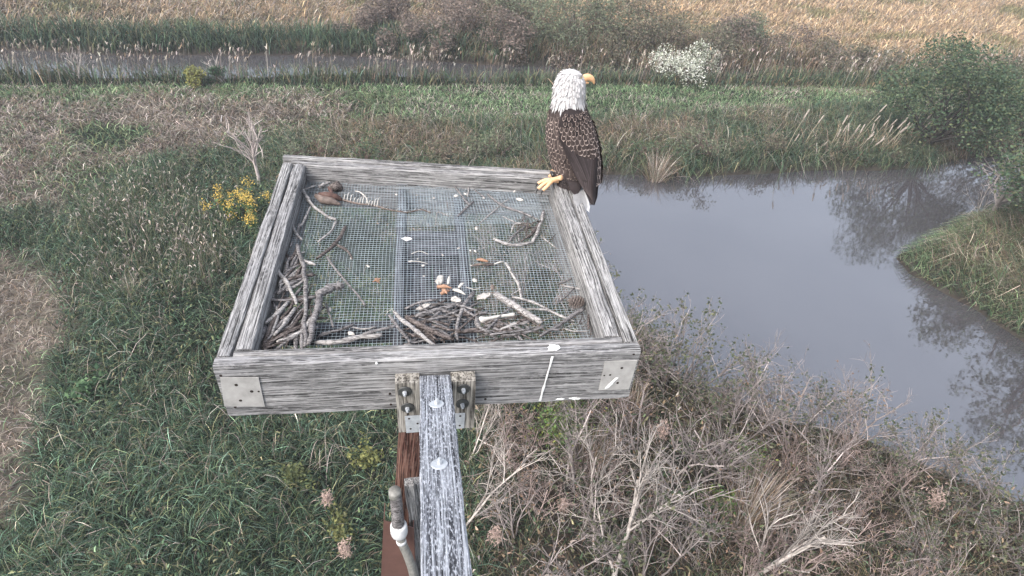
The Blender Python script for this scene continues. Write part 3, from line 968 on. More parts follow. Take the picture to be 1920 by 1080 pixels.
# ---- fluffy faded seed heads on stalks
def fluff(seed, px, height, size, label):
    rg = np.random.default_rng(seed)
    q = onz(*px)
    root = thing('faded_plume', (q[0], q[1], float(ground_z(q[0], q[1]))), label, 'seed head')
    tw = Twigs()
    grow(tw, np.array([0, 0, -0.04]), unit(np.array([0.1, 0.25, 1])), height, 0.005, 0, 0, rg, np.array([0.25, 0.2, 0.16]), (), 0.4, 0.0)
    tw.build('stalk', root)
    tip = tw.leaf[0][0]
    n = 170
    P = tip + rg.normal(0, 1, (n, 3)) * size * np.array([0.28, 0.28, 0.5])
    c = np.array([(0.29, 0.215, 0.18)]) * rg.uniform(0.7, 1.35, (n, 1))
    V, Q, T, C = blades(P, rg.uniform(0.02, 0.06, n), rg.uniform(0.008, 0.016, n), rg.uniform(0.2, 0.9, n), rg.uniform(0.2, 0.9, n), c, c * 1.15, 3)
    o = fast_mesh('plume', V, Q, T, C, M['tint']); o.parent = root; o['kind'] = 'stuff'
for k, (px, h, s, lab) in enumerate([((1168, 880), 0.9, 0.16, 'faded pinkish plume just below the right end of the front board'),
                                     ((1735, 1040), 0.75, 0.2, 'large pale plume at the water side of the thicket'),
                                     ((1745, 1180), 0.9, 0.16, 'pale plume low at the outer end of the thicket'),
                                     ((590, 1080), 0.55, 0.13, 'single faded plume standing in the green grass'),
                                     ((648, 1000), 0.6, 0.1, 'pinkish plume on a thin stalk left of the post'),
                                     ((1020, 1000), 0.55, 0.1, 'small pale plume right of the support arm'),
                                     ((890, 1080), 0.7, 0.13, 'tan plume tucked against the support arm')]):
    fluff(430 + k, px, h, s, lab)

# ---- bare sapling and goldenrod left of the platform
rgs = np.random.default_rng(441)
q = onz(487, 352)
sap = thing('bare_sapling', (q[0], q[1], float(ground_z(q[0], q[1]))), 'bare pale sapling with a rounded crown behind the left board', 'tree')
tw = Twigs()
tr = np.array([[0, 0, -0.1], [0.02, 0, 0.3], [0.0, 0.02, 0.6], [0.02, 0, 0.95]])
tw.limb(tr, 0.04, 0.028, 7, GREY_BARK * 1.5, GREY_BARK * 1.5)
tw.build('trunk', sap)
tw = Twigs()
for k in range(15):
    a = k * 2.4; l = 0.3 + 0.8 * (k % 5) / 4
    grow(tw, np.array([0.01, 0, 0.5 + 0.44 * (k / 15)]), unit(np.array([math.cos(a) * l, math.sin(a) * l, 1.5])), 0.72 * rgs.uniform(0.75, 1.15), 0.016, 1, 3, rgs, GREY_BARK * 1.5, ((0, 0), (4, 6), (2, 3)), 0.45, 0.06, 0.15, 0.5)
tw.build('crown', sap)

def goldenrod(seed, px, n, label):
    rg = np.random.default_rng(seed)
    q = onz(*px)
    root = thing('goldenrod', (q[0], q[1], float(ground_z(q[0], q[1]))), label, 'plant')
    tw = Twigs(); heads = []
    for s in range(n):
        a = rg.uniform(0, 6.28); l = rg.uniform(0, 0.45)
        tw2 = Twigs()
        grow(tw, np.array([rg.normal(0, 0.1), rg.normal(0, 0.08), -0.03]), unit(np.array([math.cos(a) * l, math.sin(a) * l, 1])), rg.uniform(0.5, 0.85), 0.005, 0, 0, rg, np.array([0.09, 0.11, 0.05]), (), 0.4, 0.03)
        heads.append(tw.leaf[-2][0])
    tw.build('stems', root)
    an = []
    for h in heads:
        for s in np.linspace(0.25, 0.85, 12):
            an.append((h * s, None))
    leaves('leaves', root, an, 0.09, [(0.06, 0.10, 0.045), (0.08, 0.12, 0.05)], rg, 2, 0.03)
    P = np.concatenate([h + np.array([0, 0, -0.04]) + rg.normal(0, 1, (46, 3)) * np.array([0.05, 0.05, 0.055]) for h in heads])
    N = len(P)
    c = np.array([(0.46, 0.33, 0.085)]) * rg.uniform(0.7, 1.25, (N, 1))
    V, Q, T, C = blades(P, rg.uniform(0.02, 0.045, N), rg.uniform(0.016, 0.026, N), rg.uniform(0.2, 0.9, N), rg.uniform(0.2, 0.9, N), c, c, 2)
    o = fast_mesh('flowers', V, Q, T, C, M['tint']); o.parent = root; o['kind'] = 'stuff'
goldenrod(451, (437, 420), 6, 'loose yellow goldenrod spray farther from the platform board')
goldenrod(452, (468, 412), 9, 'dense yellow goldenrod clump against the left board of the platform')
goldenrod(453, (480, 440), 4, 'low hanging goldenrod sprig touching the left board')

# ---- cattails on the far bank
rg = np.random.default_rng(461)
CAT = 'cattails on the far bank of the pond'
def cattail(h, lean):
    root = bpy.data.objects.new('cattail', None); root.empty_display_size = 0.1; col.objects.link(root)
    tw = Twigs()
    pts = np.array([[lean * h * s * s, 0, h * s - 0.05] for s in np.linspace(0, 1, 5)])
    tw.limb(pts, 0.008, 0.004, 4, np.array([0.28, 0.24, 0.16]), np.array([0.33, 0.29, 0.22]))
    tw.build('stem', root)
    d = unit(pts[-1] - pts[-2])
    tw = Twigs()
    hp = np.array([pts[-1] + d * s for s in (-0.02, 0.02, 0.12, 0.2)])
    tw.limb(hp, 0.021, 0.016, 6, np.array([0.22, 0.185, 0.15]), np.array([0.28, 0.245, 0.21]))
    tw.build('seed_head', root)
    n = 5
    c = pick(['straw', 'olive', 'brown'], [2, 2, 2], n)
    V, Q, T, C = blades(np.zeros((n, 3)), rg.uniform(0.5, 0.95, n) * h, rg.uniform(0.012, 0.02, n), rg.uniform(0.2, 0.6, n), rg.uniform(0.05, 0.3, n), c * 0.8, c, 4)
    o = fast_mesh('blades', V, Q, T, C, M['tint']); o.parent = root
    return root
cats = [cattail(0.85, 0.18), cattail(1.0, 0.26), cattail(0.75, 0.34)]
for k in range(34):
    u = 1465 + 240 * rg.uniform(); v = rg.uniform(268, 316) - (10 if u > 1650 else 0)
    place(cats[k % 3], (u, v), 'leaning cattail with a pale fluffy head on the far bank of the pond', 'cattail', CAT, rg.uniform(0.8, 1.15), rg.normal(0.2, 0.5))

# ---- leafy bushes and trees
def bush(name, seed, px, h, w, cols, n, leaf, label, group=None, category='bush', bark=np.array([0.12, 0.09, 0.075]), lobes=9, trunk=0.0, gap=0.55, base_z=None, dome=0.45):
    """limbs run out to uneven clumps; leaves fill the shells of the clumps"""
    rg = np.random.default_rng(seed)
    q = onz(*px)
    gz = float(ground_z(q[0], q[1])) if base_z is None else base_z
    q = onz(px[0], px[1], gz)
    root = thing(name, (q[0], q[1], gz), label, category, group)
    cl = []
    for k in range(lobes):
        a = rg.uniform(0, 6.28); rr = math.sqrt(rg.uniform(0.0, 1)) * w * 0.62
        zz = trunk + (h - trunk) * rg.uniform(0.25, 0.86) * (1 - dome * (rr / (w * 0.62 + 1e-6)) ** 2)
        cl.append((np.array([math.cos(a) * rr, math.sin(a) * rr, zz]), rg.uniform(0.24, 0.42) * min(w, h)))
    tw = Twigs(); st = Twigs()
    top = np.array([0, 0, max(trunk, 0.15 * h)])
    st.limb(np.array([[0, 0, -0.1], top * 0.4 + [0.02, 0, 0], top * 0.75, top]), 0.03 * h * 0.6 + 0.012, 0.02 * h * 0.6 + 0.008, 7, bark, bark)
    for c_, r_ in cl:
        m = (top + c_) / 2 + rg.normal(0, 0.08 * w, 3)
        pth = smooth_path([top * rg.uniform(0.4, 1), m, c_], 5)
        tw.limb(pth, 0.012 * h + 0.006, 0.006, 4, bark, bark)
        for k in range(9):
            e = c_ + unit(rg.normal(0, 1, 3)) * r_ * rg.uniform(0.6, 1.05)
            mm = (pth[3] + e) / 2 + rg.normal(0, 0.04 * w, 3)
            tw.limb(smooth_path([pth[3], mm, e], 4), 0.007, 0.003, 3, bark, bark * 1.1)
    st.build('trunk', root)
    tw.build('branches', root)
    pts = []
    tot = sum(r_ ** 2 for _, r_ in cl)
    for c_, r_ in cl:
        m = int(n * r_ ** 2 / tot)
        d = rg.normal(0, 1, (m, 3)); d /= np.linalg.norm(d, axis=1, keepdims=True)
        rad = r_ * rg.uniform(0.35, 1.0, m) ** 0.6
        P = c_ + d * rad[:, None] * np.array([1, 1, 0.85])
        nz = fbm(P[:, 0] * 5 / leaf * 0.05 + P[:, 2] * 3, P[:, 1] * 5 / leaf * 0.05 - P[:, 2] * 2, seed, 3)
        P = P[(nz > gap * 0.75) & (P[:, 2] > 0.02)]
        pts.append(P)
    P = np.concatenate(pts)
    leaves('crown', root, [(x, None) for x in P], leaf, cols, rg, 1, 0.01)
    return root

WHITE_F = [(0.56, 0.56, 0.48), (0.64, 0.64, 0.57), (0.38, 0.40, 0.31), (0.15, 0.18, 0.12)]
bush('groundsel_bush', 501, (1262, 150), 1.2, 1.15, WHITE_F, 7000, 0.055, 'rounded bush covered in white blossom beyond the mown strip', lobes=16, gap=0.58)
bush('groundsel_bush', 502, (1312, 140), 1.25, 0.95, WHITE_F[1:] + WHITE_F[2:], 4200, 0.055, 'taller thinner white flowering bush behind the rounded one', lobes=11, gap=0.62)
DARK_T = [(0.055, 0.085, 0.05), (0.075, 0.105, 0.06), (0.04, 0.065, 0.042), (0.10, 0.115, 0.06)]
bush('leafy_tree', 511, (1735, 285), 3.3, 2.3, DARK_T, 17000, 0.075, 'dense dark green tree on the far bank of the pond', category='tree', bark=np.array([0.05, 0.045, 0.04]), lobes=22, trunk=0.35, gap=0.45, dome=0.3)
bush('leafy_tree', 512, (1905, 280), 3.6, 2.3, [(0.07, 0.085, 0.055), (0.10, 0.105, 0.07), (0.13, 0.12, 0.085)], 9000, 0.075, 'thin grey green tree beyond the right end of the pond', category='tree', lobes=16, trunk=0.5, gap=0.52)
bush('spit_tree', 513, (1960, 480), 2.9, 1.8, DARK_T, 5200, 0.085, 'small open crowned tree on the middle of the grassy spit', category='tree', lobes=14, trunk=1.0, gap=0.56)
bush('spit_tree', 516, (1852, 412), 2.6, 1.5, DARK_T, 2400, 0.075, 'slender tree with thin stems and sparse leaves at the tip of the spit', category='tree', bark=np.array([0.20, 0.175, 0.16]), lobes=11, trunk=0.5, gap=0.6, dome=0.2)
bush('spit_tree', 514, (2090, 540), 2.7, 1.8, DARK_T, 3600, 0.09, 'open crowned tree on the near side of the spit', category='tree', lobes=13, trunk=1.0, gap=0.57)
bush('spit_tree', 515, (2020, 625), 2.6, 1.7, DARK_T, 3600, 0.085, 'low branching tree at the spit by the near channel', category='tree', lobes=12, trunk=0.8, gap=0.57)
MUTE = [(0.11, 0.11, 0.075), (0.14, 0.125, 0.085), (0.085, 0.09, 0.06), (0.16, 0.13, 0.10)]
MAUVE = [(0.15, 0.12, 0.10), (0.19, 0.145, 0.12), (0.11, 0.095, 0.08)]
SAGE = [(0.12, 0.14, 0.09), (0.15, 0.165, 0.105), (0.09, 0.105, 0.07)]
BR = 'bushes along the far side of the creek'
rows = [((690, 66), 0.7, 1.5, MAUVE, 'brownish bush'), ((755, 52), 0.8, 1.6, MAUVE, 'brownish bush'), ((835, 50), 0.9, 1.7, MAUVE, 'brownish bush'), ((905, 58), 1.0, 1.7, MUTE, 'dull bush'), ((955, 40), 1.1, 1.7, SAGE, 'pale green bush'),
        ((1010, 78), 1.25, 1.7, SAGE, 'pale green bush'), ((1075, 70), 1.5, 1.9, SAGE, 'pale green bush'), ((1150, 76), 1.4, 1.8, SAGE, 'pale green bush'),
        ((930, 100), 0.95, 1.6, MAUVE, 'brownish bush'), ((860, 88), 0.9, 1.6, MAUVE, 'brownish bush'), ((790, 96), 0.75, 1.4, MAUVE, 'brownish bush'),
        ((1010, 118), 0.9, 1.5, MAUVE, 'brownish bush'), ((1100, 122), 1.0, 1.6, MUTE, 'dull bush'), ((1180, 120), 1.1, 1.5, MUTE, 'dull bush'),
        ((1205, 86), 1.3, 1.6, MUTE, 'dull bush'), ((1370, 122), 1.2, 1.7, MAUVE, 'brownish bush'), ((1385, 82), 0.95, 1.0, SAGE, 'pale green bush'),
        ((1440, 128), 1.0, 1.5, MUTE, 'dull bush'), ((1500, 126), 1.15, 1.6, MAUVE, 'brownish bush'), ((1570, 136), 0.8, 1.5, MUTE, 'dull bush'),
        ((1630, 140), 0.75, 1.5, MUTE, 'dull bush'), ((1310, 112), 1.2, 1.5, MUTE, 'dull bush'), ((1250, 98), 1.2, 1.5, MUTE, 'dull bush')]
ORD = ['first', 'second', 'third', 'fourth', 'fifth', 'sixth', 'seventh', 'eighth', 'ninth']
BACK = [(690, 66), (755, 52), (835, 50), (905, 58), (955, 40), (1010, 78), (1075, 70), (1150, 76), (1205, 86)]
FRONT_ROW = [(1180, 120), (1100, 122), (1010, 118), (930, 100), (860, 88), (790, 96)]
RIGHT_ROW = [(1370, 122), (1440, 128), (1500, 126), (1570, 136), (1630, 140)]
def hedge_place(px):
    if px in BACK:
        return ORD[BACK.index(px)] + ' in the back row of the creek hedge from the marsh'
    if px in FRONT_ROW:
        return ORD[FRONT_ROW.index(px)] + ' at the water from the white blossom, towards the open marsh'
    if px in RIGHT_ROW:
        return ORD[RIGHT_ROW.index(px)] + ' from the white blossom towards the dark green tree'
    return {(1250, 98): 'close behind the rounded white flowering bush', (1310, 112): 'close behind the taller white flowering bush', (1385, 82): 'standing alone out in the golden marsh grass'}[px]
for k, (px, h, w, cols, nm) in enumerate(rows):
    bush('creek_bush', 520 + k, px, h * 1.45, w * 1.35, cols, 4600, 0.075, nm + (', ' if px in BACK + FRONT_ROW + RIGHT_ROW else ' ') + hedge_place(px), BR, lobes=9, gap=0.5)
for k, (px, h, w, cols, lab) in enumerate([((600, 300), 0.75, 1.3, SAGE, 'olive weed bush behind the left end of the back board'), ((705, 305), 0.85, 1.2, DARK_T, 'dark green weed bush behind the back board'),
        ((820, 300), 0.7, 1.3, MUTE, 'dull weed bush behind the middle of the back board'), ((930, 300), 0.75, 1.2, SAGE, 'grey green weed bush left of the eagle'), ((1235, 300), 0.7, 1.1, DARK_T, 'dark weed bush right of the eagle by the pond'),
        ((1330, 296), 0.8, 1.3, SAGE, 'olive weed bush above the middle of the pond'), ((1425, 300), 0.75, 1.2, MUTE, 'brownish weed bush on the far bank beside the cattails'), ((1590, 305), 0.75, 1.2, DARK_T, 'dark weed bush below the cattails'),
        ((1655, 300), 0.85, 1.2, SAGE, 'grey green weed bush at the foot of the dark tree'), ((1850, 292), 0.9, 1.4, MUTE, 'brown weed bush right of the dark tree'), ((1115, 322), 0.5, 0.8, MUTE, 'low brown weed bush just behind the eagle')]):
    bush('bank_bush', 580 + k, px, h, w, cols, 1500, 0.055, lab, lobes=8, gap=0.5)
bush('yellow_bush', 551, (372, 165), 0.65, 0.55, [(0.20, 0.19, 0.06), (0.15, 0.16, 0.06)], 700, 0.07, 'small yellow green bush at the near edge of the creek', lobes=6, gap=0.45)
bush('green_bush', 552, (410, 160), 0.75, 0.4, [(0.07, 0.11, 0.06), (0.05, 0.085, 0.05)], 450, 0.07, 'slim dark green bush beside the yellow one by the creek', lobes=5, gap=0.45)

def snag(seed, px, h, label):
    rg = np.random.default_rng(seed)
    q = onz(*px)
    root = thing('dead_shrub', (q[0], q[1], float(ground_z(q[0], q[1]))), label, 'shrub')
    tw = Twigs()
    for s in range(4):
        a = rg.uniform(0, 6.28)
        grow(tw, np.array([0, 0, -0.05]), unit(np.array([math.cos(a) * 0.5, math.sin(a) * 0.3, 1])), h, 0.014, 0, 2, rg, np.array([0.36, 0.32, 0.29]), ((3, 5), (2, 4)), 0.45, 0.04)
    tw.build('branches', root)
snag(561, (150, 155), 0.8, 'dead pale shrub standing before the left end of the creek')
snag(562, (425, 158), 0.75, 'dead pale shrub beside the small green bush by the creek')
snag(563, (1845, 385), 1.0, 'bare twiggy shrub on the tip side of the spit')
snag(564, (1900, 370), 1.2, 'taller bare shrub on the far side of the spit')

# ---- young leafy shrubs standing in the shallow edge of the pond
rg = np.random.default_rng(571)
for k, (u, v, s, lab) in enumerate([(1500, 830, 0.8, 'dark leaved sprig at the pond edge beyond the thicket'), (1560, 850, 0.95, 'dark leaved twig standing out over the pond'),
                                    (1690, 890, 0.75, 'thin twig with few dark leaves over the water'), (1780, 905, 0.7, 'small leafy twig at the water side of the thicket'),
                                    (1400, 790, 0.95, 'dark leaved shrub at the pond edge beside the platform side'), (1270, 730, 1.0, 'leafy shrub at the pond edge nearest the platform corner')]):
    o = copy_tree(kinds[4] if k % 2 else kinds[2])
    q = onz(u, v, 0)
    o.location = (q[0], q[1], float(ground_z(q[0], q[1])))
    o.rotation_euler = (0, 0, rg.uniform(0, 6.28)); o.scale = (s,) * 3
    o['label'] = lab; o['category'] = 'shrub'
    if 'group' in o:
        del o['group']

# ================================================================== THE NESTING PLATFORM
ZT = HC - 1.5494                    # top of the boards
BH = 0.250                          # board height
ZF = ZT - 0.100                     # wire floor
plat = thing('nesting_platform', (0.0, 2.2, 0.0), 'weathered square wooden nest platform with wire floor on a brown post', 'platform')

def board(name, a, b, thick, top, bottom, mat, seed, parent=plat, rough=1.0, wear=0.004):
    """upright board whose upper outline runs from a to b (centre line); X of the mesh runs along it"""
    rg = np.random.default_rng(seed)
    a = np.asarray(a, float); b = np.asarray(b, float)
    L = np.linalg.norm(b[:2] - a[:2])
    n = max(6, int(L / 0.03))
    h = thick / 2
    r = 0.006
    prof = [(-h, -(top - bottom)), (h, -(top - bottom)), (h, -0.13 * (top - bottom) - 0.02), (h, -r * 1.6), (h - r * 0.6, -r * 0.4), (h * 0.4, 0.0), (-h * 0.4, 0.0), (-h + r * 0.6, -r * 0.4), (-h, -r * 1.6), (-h, -0.13 * (top - bottom) - 0.02)]
    m = len(prof)
    vs = []
    for i in range(n + 1):
        s = i / n
        for j, (y, z) in enumerate(prof):
            e = wear * rough
            dy = (noise2(s * L * 9, j * 0.35, seed) - 0.5) * e
            dz = (noise2(s * L * 12, 5 + j * 0.3, seed + 1) - 0.5) * e * (1.6 if j in (4, 5, 6, 7) else 0.7)
            if i in (0, n):
                z2 = z * 0.985
            else:
                z2 = z
            vs.append((s * L, y + dy, z2 + dz))
    f = []
    for i in range(n):
        for j in range(m):
            k = (j + 1) % m
            f.append((i * m + j, (i + 1) * m + j, (i + 1) * m + k, i * m + k))
    f.append(tuple(range(m)))
    f.append(tuple(n * m + j for j in range(m))[::-1])
    mb = MB().add(vs, f)
    o = mb.build(name, mat, parent)
    o.location = Vector((a[0], a[1], top)) - ORIGIN[parent.name]
    o.rotation_euler = (0, 0, math.atan2(b[1] - a[1], b[0] - a[0]))
    return o

YF = 1.550                                           # front face
bdir = unit(np.array([0.750 + 0.712, 2.871 - 3.050])); bn = np.array([bdir[1], -bdir[0]])   # back board direction, and towards the front
BL = np.array([-0.712, 3.050]); BRc = np.array([0.750, 2.871])
bot = ZT - BH
# front: outer board runs the full width, inner one between the side boards
board('front_board', (-0.708, YF + 0.0225), (0.745, YF + 0.0225), 0.045, ZT, bot, M['board'], 1)
board('front_inner_board', (-0.655, YF + 0.0625), (0.690, YF + 0.0625), 0.033, ZT - 0.003, bot + 0.01, M['board_pale'], 2)
# left pair
board('side_board', (-0.686, YF + 0.047), (-0.686, 2.965), 0.050, ZT - 0.002, bot + 0.004, M['board'], 3)
board('side_board', (-0.6285, YF + 0.082), (-0.6285, 2.955), 0.055, ZT - 0.004, bot + 0.006, M['board'], 4)
# right pair
board('side_board', (0.721, YF + 0.047), (0.721, 2.802), 0.052, ZT - 0.002, bot + 0.004, M['board_pale'], 5)
board('side_board', (0.6585, YF + 0.082), (0.6585, 2.808), 0.063, ZT - 0.001, bot + 0.006, M['board_pale'], 6)
# back pair
p0 = BL + bn * 0.021; p1 = BRc + bn * 0.021
board('back_board', (p0[0], p0[1]), (p1[0], p1[1]), 0.040, ZT + 0.003, bot, M['board_pale'], 7)
p0 = BL + bn * 0.064 + bdir * 0.050; p1 = BRc + bn * 0.064 - bdir * 0.045
board('back_inner_board', (p0[0], p0[1]), (p1[0], p1[1]), 0.042, ZT - 0.004, bot + 0.01, M['board_pale'], 8)

# floor: the inner outline, joists and planks under it, then the wire
FL = np.array([[-0.600, YF + 0.080], [0.626, YF + 0.080], [0.619, 2.795], [-0.600, 2.945]])
xl = onz(748, 520, ZF)[0]; xr = onz(874, 520, ZF)[0]
for k, xx in enumerate((xl, xr)):
    board('joist', (xx, YF + 0.085), (xx, 2.80 if k else 2.88), 0.040, ZF - 0.006, bot, M['joist'], 20 + k)
board('joist', (-0.585, YF + 0.40), (xl - 0.03, YF + 0.40), 0.04, bot + 0.06, bot - 0.03, M['joist'], 23)
def plank(name, x0, x1, y0, y1, z0, z1, mat, seed, parent=plat):
    """flat plank, long side along its own X"""
    o = board(name, ((x0 + x1) / 2, y0, 0), ((x0 + x1) / 2, y1, 0), x1 - x0, z1, z0, mat, seed, parent, 0.5)
    return o
xm = (xl + xr) / 2
plank('floor_plank', xl + 0.023, xm - 0.004, YF + 0.10, 2.60, bot + 0.02, bot + 0.06, M['joist'], 25)  # dark plank colour stands for deep shadow between the joists
plank('floor_plank', xm + 0.004, xr - 0.023, YF + 0.10, 2.60, bot + 0.018, bot + 0.057, M['joist'], 26)
for k, (ya, yb) in enumerate(((2.02, 2.075), (2.33, 2.53), (1.78, 1.83))):
    board('cross_block', (xl + 0.022, (ya + yb) / 2), (xr - 0.022, (ya + yb) / 2), yb - ya, ZF - 0.03, bot + 0.065, M['joist'], 30 + k)

def clip_line(p, d):
    """where a line crosses the floor outline"""
    ts = []
    for i in range(4):
        a = FL[i]; b = FL[(i + 1) % 4]; e = b - a
        den = d[0] * e[1] - d[1] * e[0]
        if abs(den) < 1e-9:
            continue
        t = ((a[0] - p[0]) * e[1] - (a[1] - p[1]) * e[0]) / den
        s = ((a[0] - p[0]) * d[1] - (a[1] - p[1]) * d[0]) / den
        if -1e-6 <= s <= 1 + 1e-6:
            ts.append(t)
    return (min(ts), max(ts)) if len(ts) >= 2 else None

def wire_net(x0, x1, y0, y1, step, z, seed, sag, angle=0.0, r=0.00075):
    tw = Twigs()
    c = np.array([1.0, 1, 1])
    rg = np.random.default_rng(seed)
    ca, sa = math.cos(angle), math.sin(angle)
    for axisk in (0, 1):
        d = np.array([sa * -1, ca]) if axisk == 0 else np.array([ca, sa])
        lo, hi = ((x0, x1) if axisk == 0 else (y0, y1))
        for q in np.arange(lo, hi, step):
            p = np.array([q, (y0 + y1) / 2]) if axisk == 0 else np.array([(x0 + x1) / 2, q])
            t = clip_line(p, d)
            if t is None:
                continue
            a = p + d * t[0]; b = p + d * t[1]
            if axisk == 0:
                a[1] = max(a[1], y0); b[1] = min(b[1], y1)
            else:
                a[0] = max(a[0], x0); b[0] = min(b[0], x1)
            if np.linalg.norm(b - a) < 0.05:
                continue
            s = np.linspace(0, 1, 26)[:, None]
            P = a + (b - a) * s
            wx = (noise2(P[:, 0] * 3.5, P[:, 1] * 3.5, seed) - 0.5) * 0.010
            wy = (noise2(P[:, 0] * 3.5 + 9, P[:, 1] * 3.5, seed + 1) - 0.5) * 0.010
            zz = z + (fbm(P[:, 0] * 3, P[:, 1] * 3, seed + 2, 3) - 0.5) * sag + (0.0009 if axisk else -0.0009)
            tw.limb(np.stack([P[:, 0] + wx, P[:, 1] + wy, zz], 1), r, r, 4, c, c)
    return tw
net = wire_net(-0.600, 0.626, YF + 0.080, 2.95, 0.0150, ZF + 0.004, 3, 0.016)
o = net.build('wire_mesh', plat, M['wire'], ORIGIN[plat.name]); o['kind'] = 'stuff'
net = wire_net(xl - 0.02, 0.56, 2.52, 2.9, 0.0150, ZF + 0.012, 8, 0.01, 0.02)
o = net.build('wire_mesh_patch', plat, M['wire'], ORIGIN[plat.name]); o['kind'] = 'stuff'
net = wire_net(xr - 0.018, xr + 0.022, YF + 0.08, 2.9, 0.012, ZF + 0.010, 14, 0.008, 0.0)
o = net.build('wire_mesh_seam', plat, M['wire'], ORIGIN[plat.name]); o['kind'] = 'stuff'
net = wire_net(xl - 0.012, xl + 0.022, YF + 0.08, 2.9, 0.012, ZF + 0.010, 15, 0.008, 0.0)
o = net.build('wire_mesh_seam', plat, M['wire'], ORIGIN[plat.name]); o['kind'] = 'stuff'

# corner plates, cleats, bolts on the front face
def face_quad(px, y, thick):
    """plate whose outline lies on the upright plane y"""
    q = [ony(u, v, y) for u, v in px]
    v = [(p[0], y, p[2]) for p in q] + [(p[0], y - thick, p[2]) for p in q]
    n = len(px)
    f = [tuple(range(n)), tuple(range(2 * n - 1, n - 1, -1))] + [(i, n + i, n + (i + 1) % n, (i + 1) % n) for i in range(n)]
    return v, f

def disc(c, nrm, r, h, sides=20, ir=0.0):
    nrm = unit(np.asarray(nrm, float))
    return tube([np.asarray(c, float), np.asarray(c, float) + nrm * h * 0.5, np.asarray(c, float) + nrm * h], [r, r, r * 0.96], sides)

def plate(px, holes, parent=plat, y=YF - 0.0015, mat=None, name='corner_plate', thick=0.003):
    v, f = face_quad(px, y, thick)
    o = MB().add(v, f).build(name, mat or M['galv'], parent, ORIGIN[parent.name])
    for (u, w, r) in holes:
        c = ony(u, w, y - thick)
        v, f = disc((c[0], y - thick + 0.001, c[2]), (0, -1, 0), r, 0.0016, 10)
        MB().add(v, f).build('nail_hole', M['hole'], o, ORIGIN[parent.name])
    ORIGIN[o.name] = ORIGIN[parent.name]
    return o
plate([(413, 707), (485, 707), (497, 761), (421, 761)], [(443, 722, 0.006), (472, 734, 0.006), (451, 751, 0.0055), (485, 734, 0.004)])
plate([(1134, 677), (1195, 675), (1179, 729), (1122, 731)], [(1166, 690, 0.0055), (1144, 703, 0.0045), (1133, 704, 0.0035), (1158, 718, 0.0055)])
for (u, v) in ((414, 704), (441, 763), (731, 738), (733, 758), (910, 748), (1188, 664)):
    c = ony(u, v, YF)
    v_, f_ = disc((c[0], YF + 0.0015, c[2]), (0, -1, 0), 0.005, 0.0032, 9)
    MB().add(v_, f_).build('nail_hole', M['hole'], plat, ORIGIN[plat.name])

def bolt(c, nrm, wr, wmat, parent, name='washer'):
    nrm = unit(np.asarray(nrm, float))
    v, f = disc(np.asarray(c) - nrm * 0.001, nrm, wr, 0.0045)
    w = MB().add(v, f).build(name, wmat, parent, ORIGIN[parent.name], smooth=False)
    ORIGIN[w.name] = ORIGIN[parent.name]
    mb = MB()
    v, f = disc(np.asarray(c) + nrm * 0.003, nrm, wr * 0.34, 0.011, 6); mb.add(v, f)
    v, f = disc(np.asarray(c) + nrm * 0.013, nrm, wr * 0.19, 0.008, 10); mb.add(v, f)
    mb.build('bolt', M['galv_bright'], w, ORIGIN[parent.name])

YC = YF - 0.048                                    # face of the cleats
for k, (pl, wash, brk, holes) in enumerate((
        ([(740, 719), (786, 719), (789, 809), (747, 811)], [(759, 734), (764, 764)], [(759, 780), (789, 778), (789, 809), (762, 811)], [(767, 785, 0.0045), (770, 804, 0.0045), (783, 794, 0.0045)]),
        ([(846, 716), (892, 714), (887, 802), (850, 804)], [(869, 729), (867, 757)], [(850, 775), (872, 774), (870, 802), (851, 804)], [(863, 780, 0.0045), (862, 798, 0.0045)]))):
    q = [ony(u, v, YC) for u, v in pl]
    x0, x1 = min(q[0][0], q[3][0]), max(q[1][0], q[2][0]); z1 = (q[0][2] + q[1][2]) / 2; z0 = (q[2][2] + q[3][2]) / 2
    hw = (x1 - x0) / 2
    # upright block, fibres along its own X (built lying, then stood up)
    rgc = np.random.default_rng(60 + k)
    n = 10; L = z1 - z0
    vs = []
    for i in range(n + 1):
        s = i / n
        for (a, b) in ((-hw, -0.0235), (hw, -0.0235), (hw, 0.0235), (-hw, 0.0235)):
            vs.append((s * L, a + (noise2(s * 5, a * 40, k) - 0.5) * 0.003, b + (noise2(s * 6, b * 90, k + 3) - 0.5) * 0.002))
    f = [(i * 4 + j, (i + 1) * 4 + j, (i + 1) * 4 + (j + 1) % 4, i * 4 + (j + 1) % 4) for i in range(n) for j in range(4)] + [(0, 1, 2, 3), tuple(n * 4 + j for j in (3, 2, 1, 0))]
    o = MB().add(vs, f).build('cleat', M['cleat'], plat)
    mw = Matrix(((0, 1, 0, (x0 + x1) / 2), (0, 0, 1, YC + 0.0235), (1, 0, 0, z0), (0, 0, 0, 1)))
    loc = Vector(((x0 + x1) / 2, YC + 0.0235, z0)) - ORIGIN[plat.name]
    o.matrix_local = Matrix.Translation(loc) @ Matrix(((0, 1, 0, 0), (0, 0, 1, 0), (1, 0, 0, 0), (0, 0, 0, 1)))
    for (u, v) in wash:
        c = ony(u, v, YC - 0.002)
        bolt((c[0], YC - 0.002, c[2]), (0, -1, 0), 0.0235, M['steel_dark'], plat)
    plate(brk, holes, plat, YC - 0.003, M['galv_bright'], 'bracket', 0.002)

